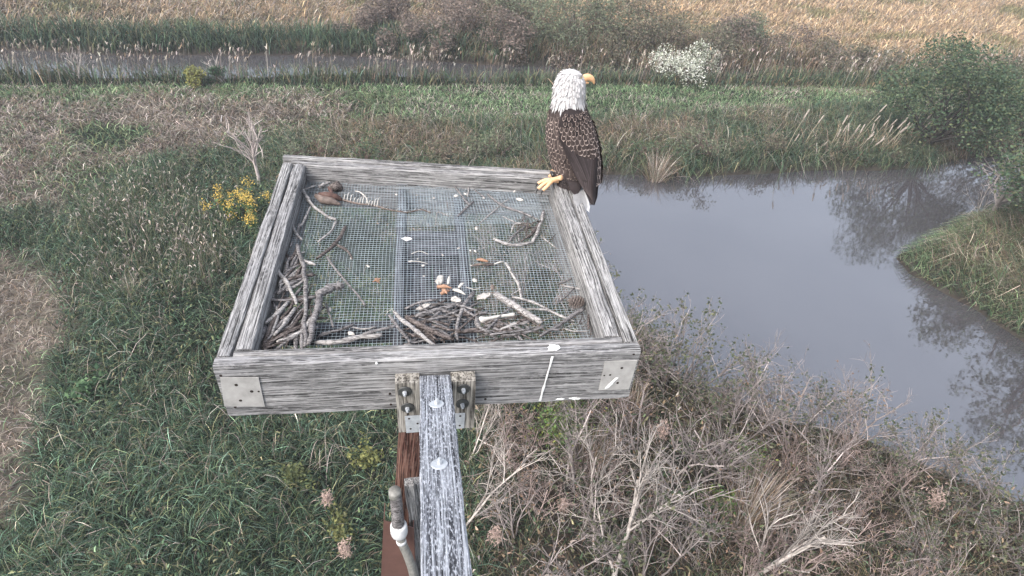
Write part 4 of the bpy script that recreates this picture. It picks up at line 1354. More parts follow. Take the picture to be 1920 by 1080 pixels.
# ---- support arm that carries the camera
a0 = ony(816, 705, YF - 0.012)
depth0 = (a0 - CAM) @ ROT[:, 2]
d1 = ray(836.5, 1080); a1 = CAM + d1 / FOC * (depth0 * 58.0 / 95.0)
wl_ = ony(787, 705, YF - 0.012); wr_ = ony(845, 705, YF - 0.012)
AW = np.linalg.norm(wr_ - wl_)
adir = unit(a1 - a0); a2 = a0 + adir * np.linalg.norm(a1 - a0) * 1.22
side = unit(np.array([adir[1], -adir[0], 0])) * -1; anrm = unit(np.cross(side, adir)); anrm = anrm if anrm[2] > 0 else -anrm
L = np.linalg.norm(a2 - a0); n = 34
vs = []
for i in range(n + 1):
    s = i / n
    for j, (b, c) in enumerate(((-0.5, 0), (-0.46, 0.003), (0.46, 0.003), (0.5, 0), (0.5, -0.042), (-0.5, -0.042))):
        e = (noise2(s * 14, j * 0.7, 71) - 0.5) * 0.0035
        vs.append((s * L, b * AW + e, c + (noise2(s * 16, j, 72) - 0.5) * 0.0025))
f = [(i * 6 + j, i * 6 + (j + 1) % 6, (i + 1) * 6 + (j + 1) % 6, (i + 1) * 6 + j) for i in range(n) for j in range(6)] + [tuple(range(5, -1, -1)), tuple(n * 6 + j for j in range(6))]
o = MB().add(vs, f).build('support_arm', M['arm'], plat)
mt = Matrix.Identity(4)
for i in range(3):
    mt[i][0] = adir[i]; mt[i][1] = side[i]; mt[i][2] = anrm[i]; mt[i][3] = a0[i] - ORIGIN[plat.name][i]
o.matrix_local = mt
def on_arm(u, v):
    d = ray(u, v); t = ((a0 - CAM) @ anrm) / (d @ anrm)
    return CAM + d * t + anrm * 0.003
for (u, v, r) in ((819, 760, 0.0235), (824, 873, 0.0235)):
    bolt(on_arm(u, v), anrm, r, M['galv_bright'], plat)

# ---- post below the platform, cable guard, spacer boards and conduit
YP = 1.83
pa = ony(748, 811, YP); pb = ony(729, 1080, YP)
pd = unit(pb - pa)
PW = 0.135
top = pa + pd * ((ZT - BH - 0.006 - pa[2]) / pd[2])
end = pa + pd * ((-0.3 - pa[2]) / pd[2])
L = np.linalg.norm(end - top); n = 60; m = 14
vs = []
for i in range(n + 1):
    s = i / n
    for j in range(m):
        th = 2 * math.pi * j / m
        sq = 1.0 / max(abs(math.cos(th)), abs(math.sin(th))) ** 0.75
        r = PW / 2 * sq * (1 + 0.05 * (noise2(s * 30, j * 0.9, 81) - 0.5)) * (1 + 0.12 * s)
        vs.append((s * L, math.cos(th) * r, math.sin(th) * r))
f = [(i * m + j, i * m + (j + 1) % m, (i + 1) * m + (j + 1) % m, (i + 1) * m + j) for i in range(n) for j in range(m)] + [tuple(range(m))[::-1], tuple(n * m + j for j in range(m))]
o = MB().add(vs, f).build('post', M['post'], plat)
sx = unit(np.array([1.0, 0, 0]) - pd * pd[0]); sy = np.cross(pd, sx)
mt = Matrix.Identity(4)
cen = top + np.array([PW / 2, 0.0, 0])
for i in range(3):
    mt[i][0] = pd[i]; mt[i][1] = sx[i]; mt[i][2] = sy[i]; mt[i][3] = cen[i] - ORIGIN[plat.name][i]
o.matrix_local = mt

def slab(name, px, y, thick, mat, parent=plat, depth_dir=1):
    q = [ony(u, v, y) for u, v in px]
    nn = len(q)
    v = [tuple(p) for p in q] + [(p[0], p[1] + thick, p[2]) for p in q]
    f = [tuple(range(nn)), tuple(range(2 * nn - 1, nn - 1, -1))] + [(i, nn + i, nn + (i + 1) % nn, (i + 1) % nn) for i in range(nn)]
    return MB().add(v, f).build(name, mat, parent, ORIGIN[parent.name])
def upright_board(name, pxa, pxb, w, y, t, mat, seed):
    """narrow board between two photo points on the plane y"""
    a = ony(*pxa, y); b = ony(*pxb, y); d = unit(b - a); s = unit(np.array([d[2], 0, -d[0]])); s = s if s[0] > 0 else -s
    L = np.linalg.norm(b - a); nrm = np.cross(d, s); nrm = nrm if nrm[1] < 0 else -nrm
    n = 16; vs = []
    for i in range(n + 1):
        q = i / n
        for j, (x, z) in enumerate(((0, 0), (w, 0), (w, -t), (0, -t))):
            vs.append((q * L, x + (noise2(q * 8, j, seed) - 0.5) * 0.005, z + (noise2(q * 8, j + 7, seed) - 0.5) * 0.003))
    f = [(i * 4 + j, i * 4 + (j + 1) % 4, (i + 1) * 4 + (j + 1) % 4, (i + 1) * 4 + j) for i in range(n) for j in range(4)] + [(3, 2, 1, 0), tuple(n * 4 + j for j in range(4))]
    o = MB().add(vs, f).build(name, mat, plat)
    mt = Matrix.Identity(4)
    for i in range(3):
        mt[i][0] = d[i]; mt[i][1] = s[i]; mt[i][2] = nrm[i]; mt[i][3] = a[i] - ORIGIN[plat.name][i]
    o.matrix_local = mt
upright_board('spacer_board', (757, 912), (786, 1100), 0.040, 1.60, 0.04, M['board_pale'], 91)
upright_board('spacer_board', (770, 910), (812, 1100), 0.055, 1.66, 0.04, M['board'], 92)
# brown channel that shields the cable: front plate and two flanges, open at the top
g0 = [ony(u, v, 1.56) for u, v in ((721, 977), (776, 990), (780, 1100), (715, 1100))]
mb = MB()
def sheet(q, th):
    q = [np.asarray(x) for x in q]
    nrm = unit(np.cross(q[1] - q[0], q[3] - q[0])) * th
    v = [tuple(x) for x in q] + [tuple(x + nrm) for x in q]
    mb.add(v, [(0, 1, 2, 3), (7, 6, 5, 4)] + [(i, i + 4, (i + 1) % 4 + 4, (i + 1) % 4) for i in range(4)])
bk = np.array([0, 0.09, 0.0])
sheet(g0, 0.004)
sheet([g0[0] + [0, 0.0045, 0], g0[0] + bk, g0[3] + bk, g0[3] + [0, 0.0045, 0]], 0.004)
sheet([g0[1] + [0, 0.0045, 0], g0[1] + bk, g0[2] + bk, g0[2] + [0, 0.0045, 0]], 0.004)
mb.build('cable_guard', M['guard'], plat, ORIGIN[plat.name])

con = thing('conduit_pipe', ony(745, 990, 1.54), 'stained grey conduit with a white coupling beside the support arm', 'pipe')
def ribs(name, px, y, radii, mat, sides=14, nn=24, rough=0.0, seed=1):
    P = smooth_path([ony(u, v, yy) for (u, v), yy in zip(px, y)], nn)
    rr = np.interp(np.linspace(0, 1, nn), np.linspace(0, 1, len(radii)), radii)
    rr = rr[:, None] * (1 + rough * (np.array([[noise2(i * 0.7, j * 0.8, seed) for j in range(sides)] for i in range(nn)]) - 0.5))
    v, f = tube(P, rr, sides)
    return MB().add(v, f).build(name, mat, con, ORIGIN[con.name], smooth=True)
ribs('pipe', [(741, 922), (744, 950), (747, 992)], (1.56, 1.55, 1.535), [0.024, 0.026, 0.027, 0.028], M['stick_grey'], rough=0.1)
ribs('pipe_cap', [(740, 920), (741, 930)], (1.56, 1.56), [0.026, 0.0275], M['conduit'], nn=4)
ribs('coupling', [(747, 984), (749, 1001)], (1.535, 1.53), [0.035, 0.038, 0.038, 0.035], M['pvc'], nn=10)
ribs('coupling_ring', [(749, 1000), (750, 1004)], (1.5285, 1.527), [0.031, 0.026], M['conduit'], nn=4)
ribs('hose', [(749, 1000), (755, 1020), (766, 1045), (775, 1075), (779, 1110)], (1.528, 1.515, 1.50, 1.485, 1.47), [0.019, 0.0195, 0.0205, 0.021, 0.021], M['conduit'], rough=0.05)
ribs('hose_clip', [(752, 1013), (753, 1017)], (1.519, 1.517), [0.0222, 0.0222], M['pvc'], nn=4)

# ---- bird droppings on the front board
def splat(name, px, y, label, seed, mat=None, flat_z=None, thick=0.002):
    """irregular dried blot, a millimetre or two thick"""
    q = np.array([ony(u, v, y) if flat_z is None else onz(u, v, flat_z) for u, v in px])
    n = len(q)
    nr = np.array([0, -1.0, 0]) if flat_z is None else np.array([0, 0, 1.0])
    c = q.mean(0)
    top_ = c + (q - c) * 0.85 + nr * thick
    v = np.vstack([q, top_])
    f = [tuple(range(n, 2 * n))] + [(i, (i + 1) % n, n + (i + 1) % n, n + i) for i in range(n)]
    return tag(MB().add(v, f).build(name, mat or M['dropping'], None, c), label, 'dropping')
def blot(u, v, ru, rv, seed, n=22):
    rg = np.random.default_rng(seed)
    return [(u + math.cos(t) * ru * rg.uniform(0.55, 1.2), v + math.sin(t) * rv * rg.uniform(0.55, 1.2)) for t in np.linspace(0, 2 * math.pi, n, endpoint=False)]
def drip(a, b, w, seed, n=14):
    rg = np.random.default_rng(seed)
    l, r = [], []
    for s in np.linspace(0, 1, n):
        u = a[0] + (b[0] - a[0]) * s; v = a[1] + (b[1] - a[1]) * s
        k = w * rg.uniform(0.5, 1.3)
        l.append((u - k, v)); r.append((u + k, v))
    return l + r[::-1]
splat('bird_dropping', drip((1036, 668), (1012, 752), 2.0, 5), YF - 0.0035, 'long thin white dropping running down the front board', 5)
splat('bird_dropping', drip((1157, 708), (1136, 729), 3.2, 6, 8), YF - 0.0055, 'white dropping smeared across the right corner plate', 6)
splat('bird_dropping', blot(1038, 651, 13, 8, 7), 0, 'white splash on the top edge of the front board', 7, flat_z=ZT + 0.003)
splat('bird_dropping', blot(1050, 748, 8, 2.2, 8), YF - 0.003, 'white blob hanging at the lower edge of the front board', 8)
splat('bird_dropping', blot(1078, 747, 10, 2.4, 9), YF - 0.003, 'wider white blob at the lower edge of the front board', 9)
splat('bird_dropping', blot(706, 681, 2.5, 2.5, 10, 10), YF - 0.003, 'tiny white spot high on the front board', 10)

# ================================================================== STICKS AND REMAINS ON THE WIRE FLOOR
ZOOM = {1: (380, 270, 0.23146), 2: (780, 280, 0.23146), 3: (380, 480, 0.2963), 4: (780, 480, 0.2963), 5: (700, 460, 0.16667), 6: (540, 320, 0.10417), 7: (700, 330, 0.13889)}
def zp(reg, x, y):
    o = ZOOM[reg]
    return o[0] + x * o[2], o[1] + y * o[2]
FLOOR = ZF + 0.010

def stick_mesh(P, r0, r1, seed, sides=7, knots=2, gnarl=0.16):
    rg = np.random.default_rng(seed)
    L = np.linalg.norm(np.diff(P, axis=0), axis=1).sum()
    n = max(8, int(L / 0.018))
    C = smooth_path(P, n)
    C = C + np.stack([noise2(np.arange(n) * 0.45, np.full(n, k * 3.1), seed) - 0.5 for k in range(3)], 1) * np.array([1, 1, 0.5]) * (r0 + r1) * 0.45
    q = np.linspace(0, 1, n)
    rr = (r0 * (1 - q) + r1 * q)[:, None] * (1 + gnarl * 2 * (np.array([[noise2(i * 0.55, j * 0.9, seed + 5) for j in range(sides)] for i in range(n)]) - 0.5))
    for _ in range(knots):
        k = rg.integers(1, n - 1)
        rr[k] *= 1.28
    rr[0] *= 0.8; rr[-1] *= 0.7
    v, f = tube(C, rr, sides)
    return v, f, C

def stick(reg, pts, w, mat, label, lift=0.0, group=None, taper=0.75, seed=None, name='stick', forks=()):
    """a stick lying on the wire; points and width as read off a zoomed view of the photograph"""
    seed = seed or 1
    uv = [zp(reg, *p) for p in pts]
    zl = lift if isinstance(lift, (list, tuple)) else [lift] * len(uv)
    P = np.array([onz(u, v, FLOOR + l) for (u, v), l in zip(uv, zl)])
    px = w * ZOOM[reg][2]
    dist = np.linalg.norm(P.mean(0) - CAM)
    r = px / 1187.0 * dist * 0.5
    P[:, 2] += r
    v, f, C = stick_mesh(P, r, r * taper, seed)
    mb = MB().add(v, f)
    o = mb.build(name, M[mat], None, C[len(C) // 2], smooth=True)
    tag(o, label, 'stick', group)
    for k, (s, reg2, end, w2) in enumerate(forks):
        i = int(s * (len(C) - 1))
        e = onz(*zp(reg2, *end), FLOOR + (zl[-1] if len(zl) else 0) + 0.012)
        rr = w2 * ZOOM[reg2][2] / 1187.0 * dist * 0.5
        m_ = (C[i] + e) / 2 + np.array([0, 0, 0.006])
        v, f, _ = stick_mesh(np.array([C[i], m_, e]), rr, rr * 0.6, seed + 31 + k)
        MB().add(v, f).build('side_twig', M[mat], o, ORIGIN[o.name], smooth=True)
    return o

# (view, points, width, look, label)
S = [
 (1, [(790, 350), (880, 490), (1000, 590), (1090, 625)], 27, 'stick_pale', 'thick bleached stick below the dried fish, bent at its end'),
 (1, [(1082, 630), (1040, 715), (930, 805)], 18, 'stick_pale', 'slender bleached twig hanging off the end of the thick bleached stick'),
 (1, [(745, 535), (720, 620), (760, 730), (805, 790)], 23, 'stick_pale', 'curved bleached stick near the left board'),
 (1, [(880, 510), (830, 620), (785, 680)], 18, 'stick_pale', 'short pale stick crossing below the thick bleached stick'),
 (1, [(1160, 680), (1090, 800), (930, 940)], 30, 'stick_dark', 'dark brown stick lying alone on the open wire'),
 (1, [(1085, 825), (1170, 870), (1220, 940)], 20, 'stick_dark', 'short dark curved stick with a white broken tip'),
 (1, [(650, 650), (660, 800), (700, 980)], 16, 'stick_dark', 'dark thin stick standing along the left board'),
 (1, [(780, 655), (765, 790)], 16, 'stick_grey', 'grey twig parallel to the curved bleached stick'),
 (1, [(940, 360), (1040, 315)], 24, 'stick_pale', 'short tan stick resting on the dried fish'),
 (1, [(820, 375), (915, 345)], 13, 'stick_pale', 'thin pale twig beside the fish head'),
 (3, [(600, -60), (645, 120), (655, 260), (650, 430), (655, 580)], 30, 'stick_grey', 'long grey stick running from the open wire into the left pile'),
 (3, [(645, 40), (715, 65)], 20, 'stick_pale', 'stubby white side branch above the left pile'),
 (3, [(785, 10), (850, 100), (980, 250), (1030, 325)], 17, 'stick_grey', 'thin grey stick slanting over the green view of the wire'),
 (3, [(465, 85), (540, 190), (600, 320)], 25, 'stick_pale', 'pale straight stick on top of the left pile, nearest its upper end'),
 (3, [(370, 275), (560, 288), (720, 265)], 18, 'stick_grey', 'horizontal grey stick across the left pile'),
 (3, [(735, 245), (740, 330), (710, 440), (670, 580)], 44, 'stick_grey', 'thick mottled branch at the right side of the left pile'),
 (3, [(740, 265), (815, 222), (905, 205)], 52, 'stick_grey', 'knobby swollen branch end above the left pile'),
 (3, [(690, 400), (640, 480), (540, 530), (470, 550)], 22, 'stick_pale', 'smooth white stick low in the left pile'),
 (3, [(955, 440), (870, 475), (770, 500), (720, 525)], 20, 'stick_grey', 'thin grey branch beside the thick white stick'),
 (3, [(1140, 515), (1000, 530), (850, 555), (710, 565)], 34, 'stick_pale', 'thick almost white stick lying along the front board'),
 (3, [(785, 310), (830, 460)], 14, 'stick_grey', 'small upright twig right of the mottled branch'),
 (3, [(550, 300), (480, 370), (400, 440)], 28, 'stick_pale', 'silvery split stick in the middle of the left pile'),
 (3, [(590, 340), (520, 430), (450, 510)], 26, 'stick_pale', 'silvery stick parallel to the split one in the left pile'),
 (3, [(640, 365), (560, 470), (500, 545)], 20, 'stick_dark', 'dark stick beside the silvery pair in the left pile'),
 (3, [(400, 450), (370, 540), (300, 590)], 30, 'stick_grey', 'curved grey stick in the front left corner'),
 (3, [(630, 205), (520, 330), (430, 435)], 16, 'stick_grey', 'slim grey stick crossing the silvery sticks'),
 (3, [(430, 190), (430, 370)], 18, 'stick_grey', 'upright grey stick close to the left board'),
 (3, [(1095, 455), (1020, 468), (950, 455)], 12, 'stick_pale', 'thin straw coloured twig in front of the bare wire'),
 (3, [(1230, 450), (1120, 475), (1010, 505)], 22, 'stick_grey', 'grey stick between the front pile and the white stick'),
 (3, [(1180, 385), (1240, 460), (1310, 555)], 24, 'stick_grey', 'grey stick under the pale one at the end of the front pile'),
 (4, [(-140, 365), (-40, 450), (60, 530), (125, 578)], 28, 'stick_pale', 'long pale stick slanting over the front pile'),
 (4, [(-60, 400), (60, 470), (240, 545)], 38, 'stick_dark', 'thick dark branch in the middle of the front pile'),
 (4, [(-10, 392), (150, 350), (295, 308)], 30, 'stick_grey', 'brownish branch below the white seed pods'),
 (4, [(370, 235), (300, 330), (265, 430), (260, 545)], 26, 'stick_grey', 'crooked grey branch arching down to the front board'),
 (4, [(500, 250), (600, 320), (700, 390), (790, 440)], 46, 'stick_pale', 'thick tan stick stripped of its bark'),
 (4, [(610, 265), (740, 300), (860, 360), (1000, 420)], 17, 'stick_pale', 'long thin pale branch right of the stripped stick'),
 (4, [(700, 340), (830, 350), (950, 390)], 14, 'stick_pale', 'slender pale branch forking beside the stripped stick'),
 (4, [(380, 400), (400, 460), (475, 500)], 27, 'stick_grey', 'bent grey root beside the leg bone'),
 (4, [(715, 425), (630, 440), (530, 475)], 22, 'stick_pale', 'pale curved stick below the leg bone'),
 (4, [(805, 455), (700, 490), (600, 512), (530, 505)], 22, 'stick_grey', 'grey stick below the end of the stripped stick'),
 (4, [(1060, 340), (930, 430), (780, 520)], 26, 'stick_grey', 'grey stick slanting up towards the pine cone'),
 (4, [(930, 460), (1000, 480), (1095, 480)], 11, 'stick_pale', 'thin white twig near the front right corner'),
 (4, [(1090, 380), (1092, 470)], 15, 'stick_dark', 'short dark upright stick near the front right corner'),
 (4, [(985, 145), (900, 185)], 14, 'stick_grey', 'short grey stick above the pine cone'),
 (4, [(920, 190), (1040, 215)], 12, 'stick_pale', 'pale twig just above the pine cone'),
 (4, [(1000, 210), (900, 300)], 14, 'stick_grey', 'grey twig left of the pine cone'),
 (4, [(565, 50), (640, 170), (670, 275)], 19, 'stick_pale', 'grey white stick pointing at the stripped stick'),
 (4, [(655, 218), (600, 250)], 10, 'stick_pale', 'tiny twig off the grey white stick'),
 (4, [(200, 385), (80, 395), (-40, 385)], 18, 'stick_dark', 'dark stick under the brownish branch'),
 (4, [(410, 295), (300, 345), (190, 385)], 12, 'stick_grey', 'thin grey twig behind the crooked branch'),
 (4, [(280, 490), (420, 488), (545, 540)], 16, 'stick_grey', 'long flat grey twig along the front board'),
 (2, [(315, 310), (430, 460)], 17, 'stick_grey', 'grey twig forming a cross beside the back board'),
 (2, [(465, 430), (400, 490), (340, 550)], 18, 'stick_grey', 'mottled twig crossing the grey one by the back board'),
 (2, [(430, 280), (418, 390)], 12, 'stick_pale', 'short pale twig leaning on the back board'),
 (2, [(470, 330), (560, 400)], 11, 'stick_grey', 'small grey twig close under the back board'),
 (2, [(580, 370), (700, 465), (860, 520), (990, 582)], 20, 'stick_grey', 'long grey branch slanting towards the right board'),
 (2, [(510, 610), (680, 460), (755, 405)], 10, 'stick_pale', 'thin straight pale stem crossing the long grey branch'),
 (2, [(1030, 520), (1000, 640), (940, 770)], 31, 'stick_pale', 'upper half of a bleached bent stick near the right board'),
 (2, [(935, 768), (760, 785), (625, 735)], 28, 'stick_pale', 'lower half of a bleached bent stick near the right board'),
 (2, [(860, 605), (800, 610), (770, 680)], 12, 'stick_pale', 'hooked pale twig inside the bent stick'),
 (2, [(905, 580), (890, 700)], 15, 'stick_dark', 'upright dark twig inside the bent stick'),
 (2, [(880, 630), (800, 700), (750, 755)], 18, 'stick_grey', 'grey brown twig inside the bent stick'),
 (2, [(950, 690), (850, 755)], 20, 'stick_dark', 'short dark stick against the bend'),
 (2, [(1010, 590), (945, 690)], 30, 'stick_dark', 'stout dark stick against the upper half of the bend'),
 (2, [(1015, 710), (1150, 815)], 10, 'stick_pale', 'thin straw near the right board'),
 (2, [(1130, 690), (1090, 740)], 8, 'stick_dark', 'tiny dark twig close to the right board'),
 (2, [(160, 620), (170, 520), (200, 515), (270, 550)], 7, 'stick_pale', 'bent white straw in the middle of the wire'),
 (2, [(250, 430), (262, 490)], 9, 'stick_grey', 'tiny grey twig below the back board'),
 (2, [(700, 545), (810, 600)], 8, 'stick_pale', 'fine straw left of the bent stick'),
]
for k, (reg, pts, w, mat, lab) in enumerate(S):
    lf = 0.014 if reg in (3, 4) and w > 20 else 0.004
    if 'left pile' in lab or 'front pile' in lab or 'silvery' in lab:
        lf = 0.028
    forks = ()
    stick(reg, pts, w, mat, lab, lf, None, 0.78, 700 + k, 'stick', forks)

# the tangle beneath: many thin sticks that nothing but their place tells apart
rg = np.random.default_rng(811)
def tangle(n, poly, angle, spread, lens, label, group, mats, hmax, wid=(0.003, 0.0085)):
    P = np.array([onz(*zp(r_, x, y), FLOOR)[:2] for r_, x, y in poly])
    lo, hi = P.min(0), P.max(0)
    k = 0
    while k < n:
        c = rg.uniform(lo, hi)
        if not inside(P, c[:1], c[1:])[0]:
            continue
        a = rg.normal(angle, spread); l = rg.uniform(*lens)
        d = np.array([math.cos(a), math.sin(a)]) * l / 2
        e0, e1 = c - d, c + d
        lim = lambda q: np.array([min(max(q[0], -0.585), 0.61), min(max(q[1], YF + 0.095), 2.75)])
        e0, e1 = lim(e0), lim(e1)
        if np.linalg.norm(e1 - e0) < 0.03:
            continue
        r = rg.uniform(*wid)
        z0 = FLOOR + r + rg.uniform(0, hmax); z1 = FLOOR + r + rg.uniform(0, hmax)
        mid = (e0 + e1) / 2 + rg.normal(0, 0.008, 2)
        v, f, C = stick_mesh(np.array([[*e0, z0], [*mid, (z0 + z1) / 2 + 0.004], [*e1, z1]]), r, r * 0.7, 900 + k + int(angle * 100), 6, 1)
        o = MB().add(v, f).build('stick', M[mats[rg.integers(0, len(mats))]], None, C[len(C) // 2], smooth=True)
        tag(o, label, 'stick', group)
        k += 1
LEFT = [(3, 520, -60), (3, 600, 40), (3, 640, 250), (3, 700, 380), (3, 690, 575), (3, 300, 590), (3, 400, 400)]
FRONT = [(4, -20, 330), (4, 250, 300), (4, 420, 390), (4, 560, 420), (4, 820, 430), (4, 900, 540), (4, 60, 580), (4, -60, 480)]
tangle(70, LEFT, 0.95, 0.45, (0.06, 0.22), 'thin weathered stick in the tangled pile along the left board', 'sticks piled along the left board', ['stick_dark', 'stick_grey', 'stick_dark', 'stick_pale'], 0.03)
tangle(62, FRONT, 0.1, 0.6, (0.06, 0.2), 'thin weathered stick in the tangled pile along the front board', 'sticks piled along the front board', ['stick_dark', 'stick_grey', 'stick_grey'], 0.022, (0.0025, 0.007))
tangle(14, [(2, 830, 560), (2, 1000, 580), (2, 950, 760), (2, 740, 770)], 0.9, 0.7, (0.04, 0.1), 'fine dark twig within the bent stick by the right board', 'twigs within the bent stick', ['stick_dark', 'stick_grey'], 0.01, (0.0015, 0.004))
tangle(12, [(4, 880, 330), (4, 1080, 320), (4, 1100, 470), (4, 900, 500)], 0.5, 0.8, (0.03, 0.09), 'fine grey twig scattered round the pine cone', 'twigs round the pine cone', ['stick_grey', 'stick_dark'], 0.006, (0.0012, 0.003))

# ---- dried fish: leathery head, spine with ribs, stripped tail
fish = thing('fish_carcass', onz(*zp(6, 700, 560), FLOOR), 'dried fish carcass with red brown head and bare ribs by the back board', 'carcass')
def blob(P, radii, seed, sides=10, rough=0.5, n=14):
    C = smooth_path(P, n)
    q = np.linspace(0, 1, n)
    rr = np.interp(q, np.linspace(0, 1, len(radii)), radii)[:, None] * (1 + rough * (np.array([[fbm(i * 0.5, j * 0.6, seed, 3) for j in range(sides)] for i in range(n)]) - 0.5))
    return tube(C, rr, sides)
def fp(x, y, h=0.0):
    return onz(*zp(6, x, y), FLOOR + h)
v, f = blob([fp(500, 450, 0.02), fp(640, 520, 0.025), fp(800, 560, 0.02), fp(950, 610, 0.01)], [0.010, 0.021, 0.017, 0.004], 3)
MB().add(v, f).build('jaw', M['skin'], fish, ORIGIN[fish.name], smooth=True)
v, f = blob([fp(560, 420, 0.03), fp(700, 440, 0.04), fp(840, 470, 0.03), fp(960, 520, 0.014)], [0.009, 0.018, 0.017, 0.008], 5)
MB().add(v, f).build('head', M['flesh'], fish, ORIGIN[fish.name], smooth=True)
v, f = blob([fp(730, 300, 0.025), fp(775, 370, 0.03), fp(800, 440, 0.03)], [0.005, 0.010, 0.008], 7, n=9)
MB().add(v, f).build('gill', M['flesh'], fish, ORIGIN[fish.name], smooth=True)
v, f = blob([fp(760, 290, 0.006), fp(880, 300, 0.012), fp(980, 330, 0.006)], [0.012, 0.032, 0.010], 9, rough=0.6)
MB().add(v, f).build('dried_skin', M['stick_dark'], fish, ORIGIN[fish.name], smooth=True)
sp = [fp(960, 520, 0.012), fp(1120, 560, 0.012), fp(1300, 600, 0.010), fp(1480, 615, 0.010), fp(1640, 650, 0.008), fp(1760, 690, 0.007), onz(*zp(7, 450, 490), FLOOR + 0.006), onz(*zp(7, 640, 455), FLOOR + 0.006), onz(*zp(7, 780, 500), FLOOR + 0.004)]
C = smooth_path(sp, 46)
v, f = tube(C, np.array([[(0.0042 if i % 2 else 0.0062) * (1 - 0.45 * i / 46)] * 7 for i in range(46)]), 7)
MB().add(v, f).build('spine', M['skin'], fish, ORIGIN[fish.name], smooth=True)
rgf = np.random.default_rng(5)
for k, x in enumerate((1000, 1060, 1120, 1180, 1240, 1290, 1340, 1400, 1450, 1500, 1550, 1600)):
    h = 110 + 60 * math.sin(k * 1.3)
    b = fp(x, 545 + (x - 1000) * 0.17, 0.010)
    e = fp(x + 60, 545 + (x - 1000) * 0.17 - h, 0.022)
    m_ = (b + e) / 2 + np.array([0, 0, 0.016])
    v, f = tube(smooth_path([b, m_, e], 7), np.linspace(0.0026, 0.0012, 7), 5)
    MB().add(v, f).build('rib', M['bone'], fish, ORIGIN[fish.name], smooth=True)
v, f = tube(smooth_path([fp(1215, 365, 0.01), fp(1300, 390, 0.02), fp(1400, 480, 0.018), fp(1440, 590, 0.01)], 12), np.linspace(0.003, 0.0035, 12), 6)
MB().add(v, f).build('rib', M['bone'], fish, ORIGIN[fish.name], smooth=True)
for k in range(26):
    i = 24 + int(k * 0.8)
    s_ = 1 if k % 2 else -1
    b = C[min(i, 45)]
    e = b + np.array([0.012, 0.011 * s_, 0.006 + 0.003 * (k % 3)]) * rgf.uniform(0.7, 1.4)
    v, f = tube([b, (b + e) / 2 + np.array([0, 0, 0.003]), e], [0.0015, 0.0013, 0.0007], 4)
    MB().add(v, f).build('tail_spine', M['stick_dark'] if k % 3 else M['bone'], fish, ORIGIN[fish.name], smooth=True)

# ---- pine cone with overlapping scales
cc = onz(*zp(4, 1015, 292), FLOOR + 0.022)
cone = thing('pine_cone', cc - np.array([0, 0, 0.022]), 'open grey brown pine cone near the right board', 'pine cone')
v, f = blob([cc + [-0.028, 0.0, 0], cc, cc + [0.03, 0.004, 0]], [0.008, 0.017, 0.006], 2, rough=0.1)
MB().add(v, f).build('core', M['stick_dark'], cone, ORIGIN[cone.name], smooth=True)
mb = MB()
for k in range(60):
    s = k / 60; a = k * 2.399
    ax = cc + np.array([-0.028 + 0.056 * s, 0.002 * s, 0])
    r = 0.026 * math.sin(math.pi * (0.12 + 0.8 * s)) ** 0.7
    o_ = np.array([-0.25 + 0.5 * s, math.cos(a), math.sin(a)]); o_ = unit(o_)
    s_ = unit(np.cross(o_, [1, 0, 0])); n_ = np.cross(s_, o_)
    b = ax + o_ * 0.006; e = ax + o_ * r
    q = [b - s_ * 0.003, b + s_ * 0.003, e + s_ * 0.0062, e + o_ * 0.003, e - s_ * 0.0062]
    th = n_ * 0.0022
    mb.add([*q, *[x + th for x in q]], [(0, 1, 2, 3, 4), (9, 8, 7, 6, 5)] + [(i, i + 5, (i + 1) % 5 + 5, (i + 1) % 5) for i in range(5)])
sc = mb.build('cone_scales', M['cone'], cone, ORIGIN[cone.name]); sc['kind'] = 'stuff'

# ---- leg bone
b0 = onz(*zp(4, 400, 408), FLOOR + 0.02); b1 = onz(*zp(4, 625, 370), FLOOR + 0.02)
P = smooth_path([b0, (b0 + b1) / 2 + [0, 0, 0.004], b1], 18)
rr = np.interp(np.linspace(0, 1, 18), [0, 0.06, 0.14, 0.3, 0.8, 0.9, 1], [0.010, 0.0155, 0.011, 0.0062, 0.0062, 0.009, 0.007])
v, f = tube(P, rr, 10)
tag(MB().add(v, f).build('leg_bone', M['bone'], None, P[9], smooth=True), 'bleached white leg bone with a knobby end in the front pile', 'bone')

# ---- curved bits of shell, pods and bone
def husk(name, c, L, W, H, ang, mat, label, seed, category, curl=0.35, group=None, tilt=0.2):
    """cupped flake pointed at both ends, with thickness"""
    rg = np.random.default_rng(seed)
    n, m = 9, 7
    d = np.array([math.cos(ang), math.sin(ang), tilt]); d = unit(d); s = unit(np.cross([0, 0, 1], d)); up = np.cross(d, s)
    top_, bot_ = [], []
    for i in range(n):
        q = i / (n - 1)
        wd = W * (math.sin(math.pi * (0.04 + 0.92 * q)) ** 0.8) * rg.uniform(0.88, 1.1)
        for j in range(m):
            t = j / (m - 1) * 2 - 1
            p = c + d * L * (q - 0.5) + s * wd * t * 0.5 + up * H * (1 - t * t) * math.sin(math.pi * q) ** 0.7 + up * curl * L * 0.3 * (q - 0.5) ** 2 + rg.normal(0, W * 0.05, 3)
            top_.append(p); bot_.append(p - up * max(0.0012, H * 0.25))
    K = n * m
    v = np.array(top_ + bot_)
    v[:, 2] += max(0, FLOOR + 0.0005 - v[:, 2].min())
    f = []
    for i in range(n - 1):
        for j in range(m - 1):
            a = i * m + j
            f += [(a, a + m, a + m + 1, a + 1), (K + a, K + a + 1, K + a + m + 1, K + a + m)]
    for i in range(n - 1):
        for j in (0, m - 1):
            a = i * m + j
            f.append((a, a + m, K + a + m, K + a) if j else (a, K + a, K + a + m, a + m))
    o = MB().add(v, f).build(name, M[mat], None, c, smooth=True)
    return tag(o, label, category, group)
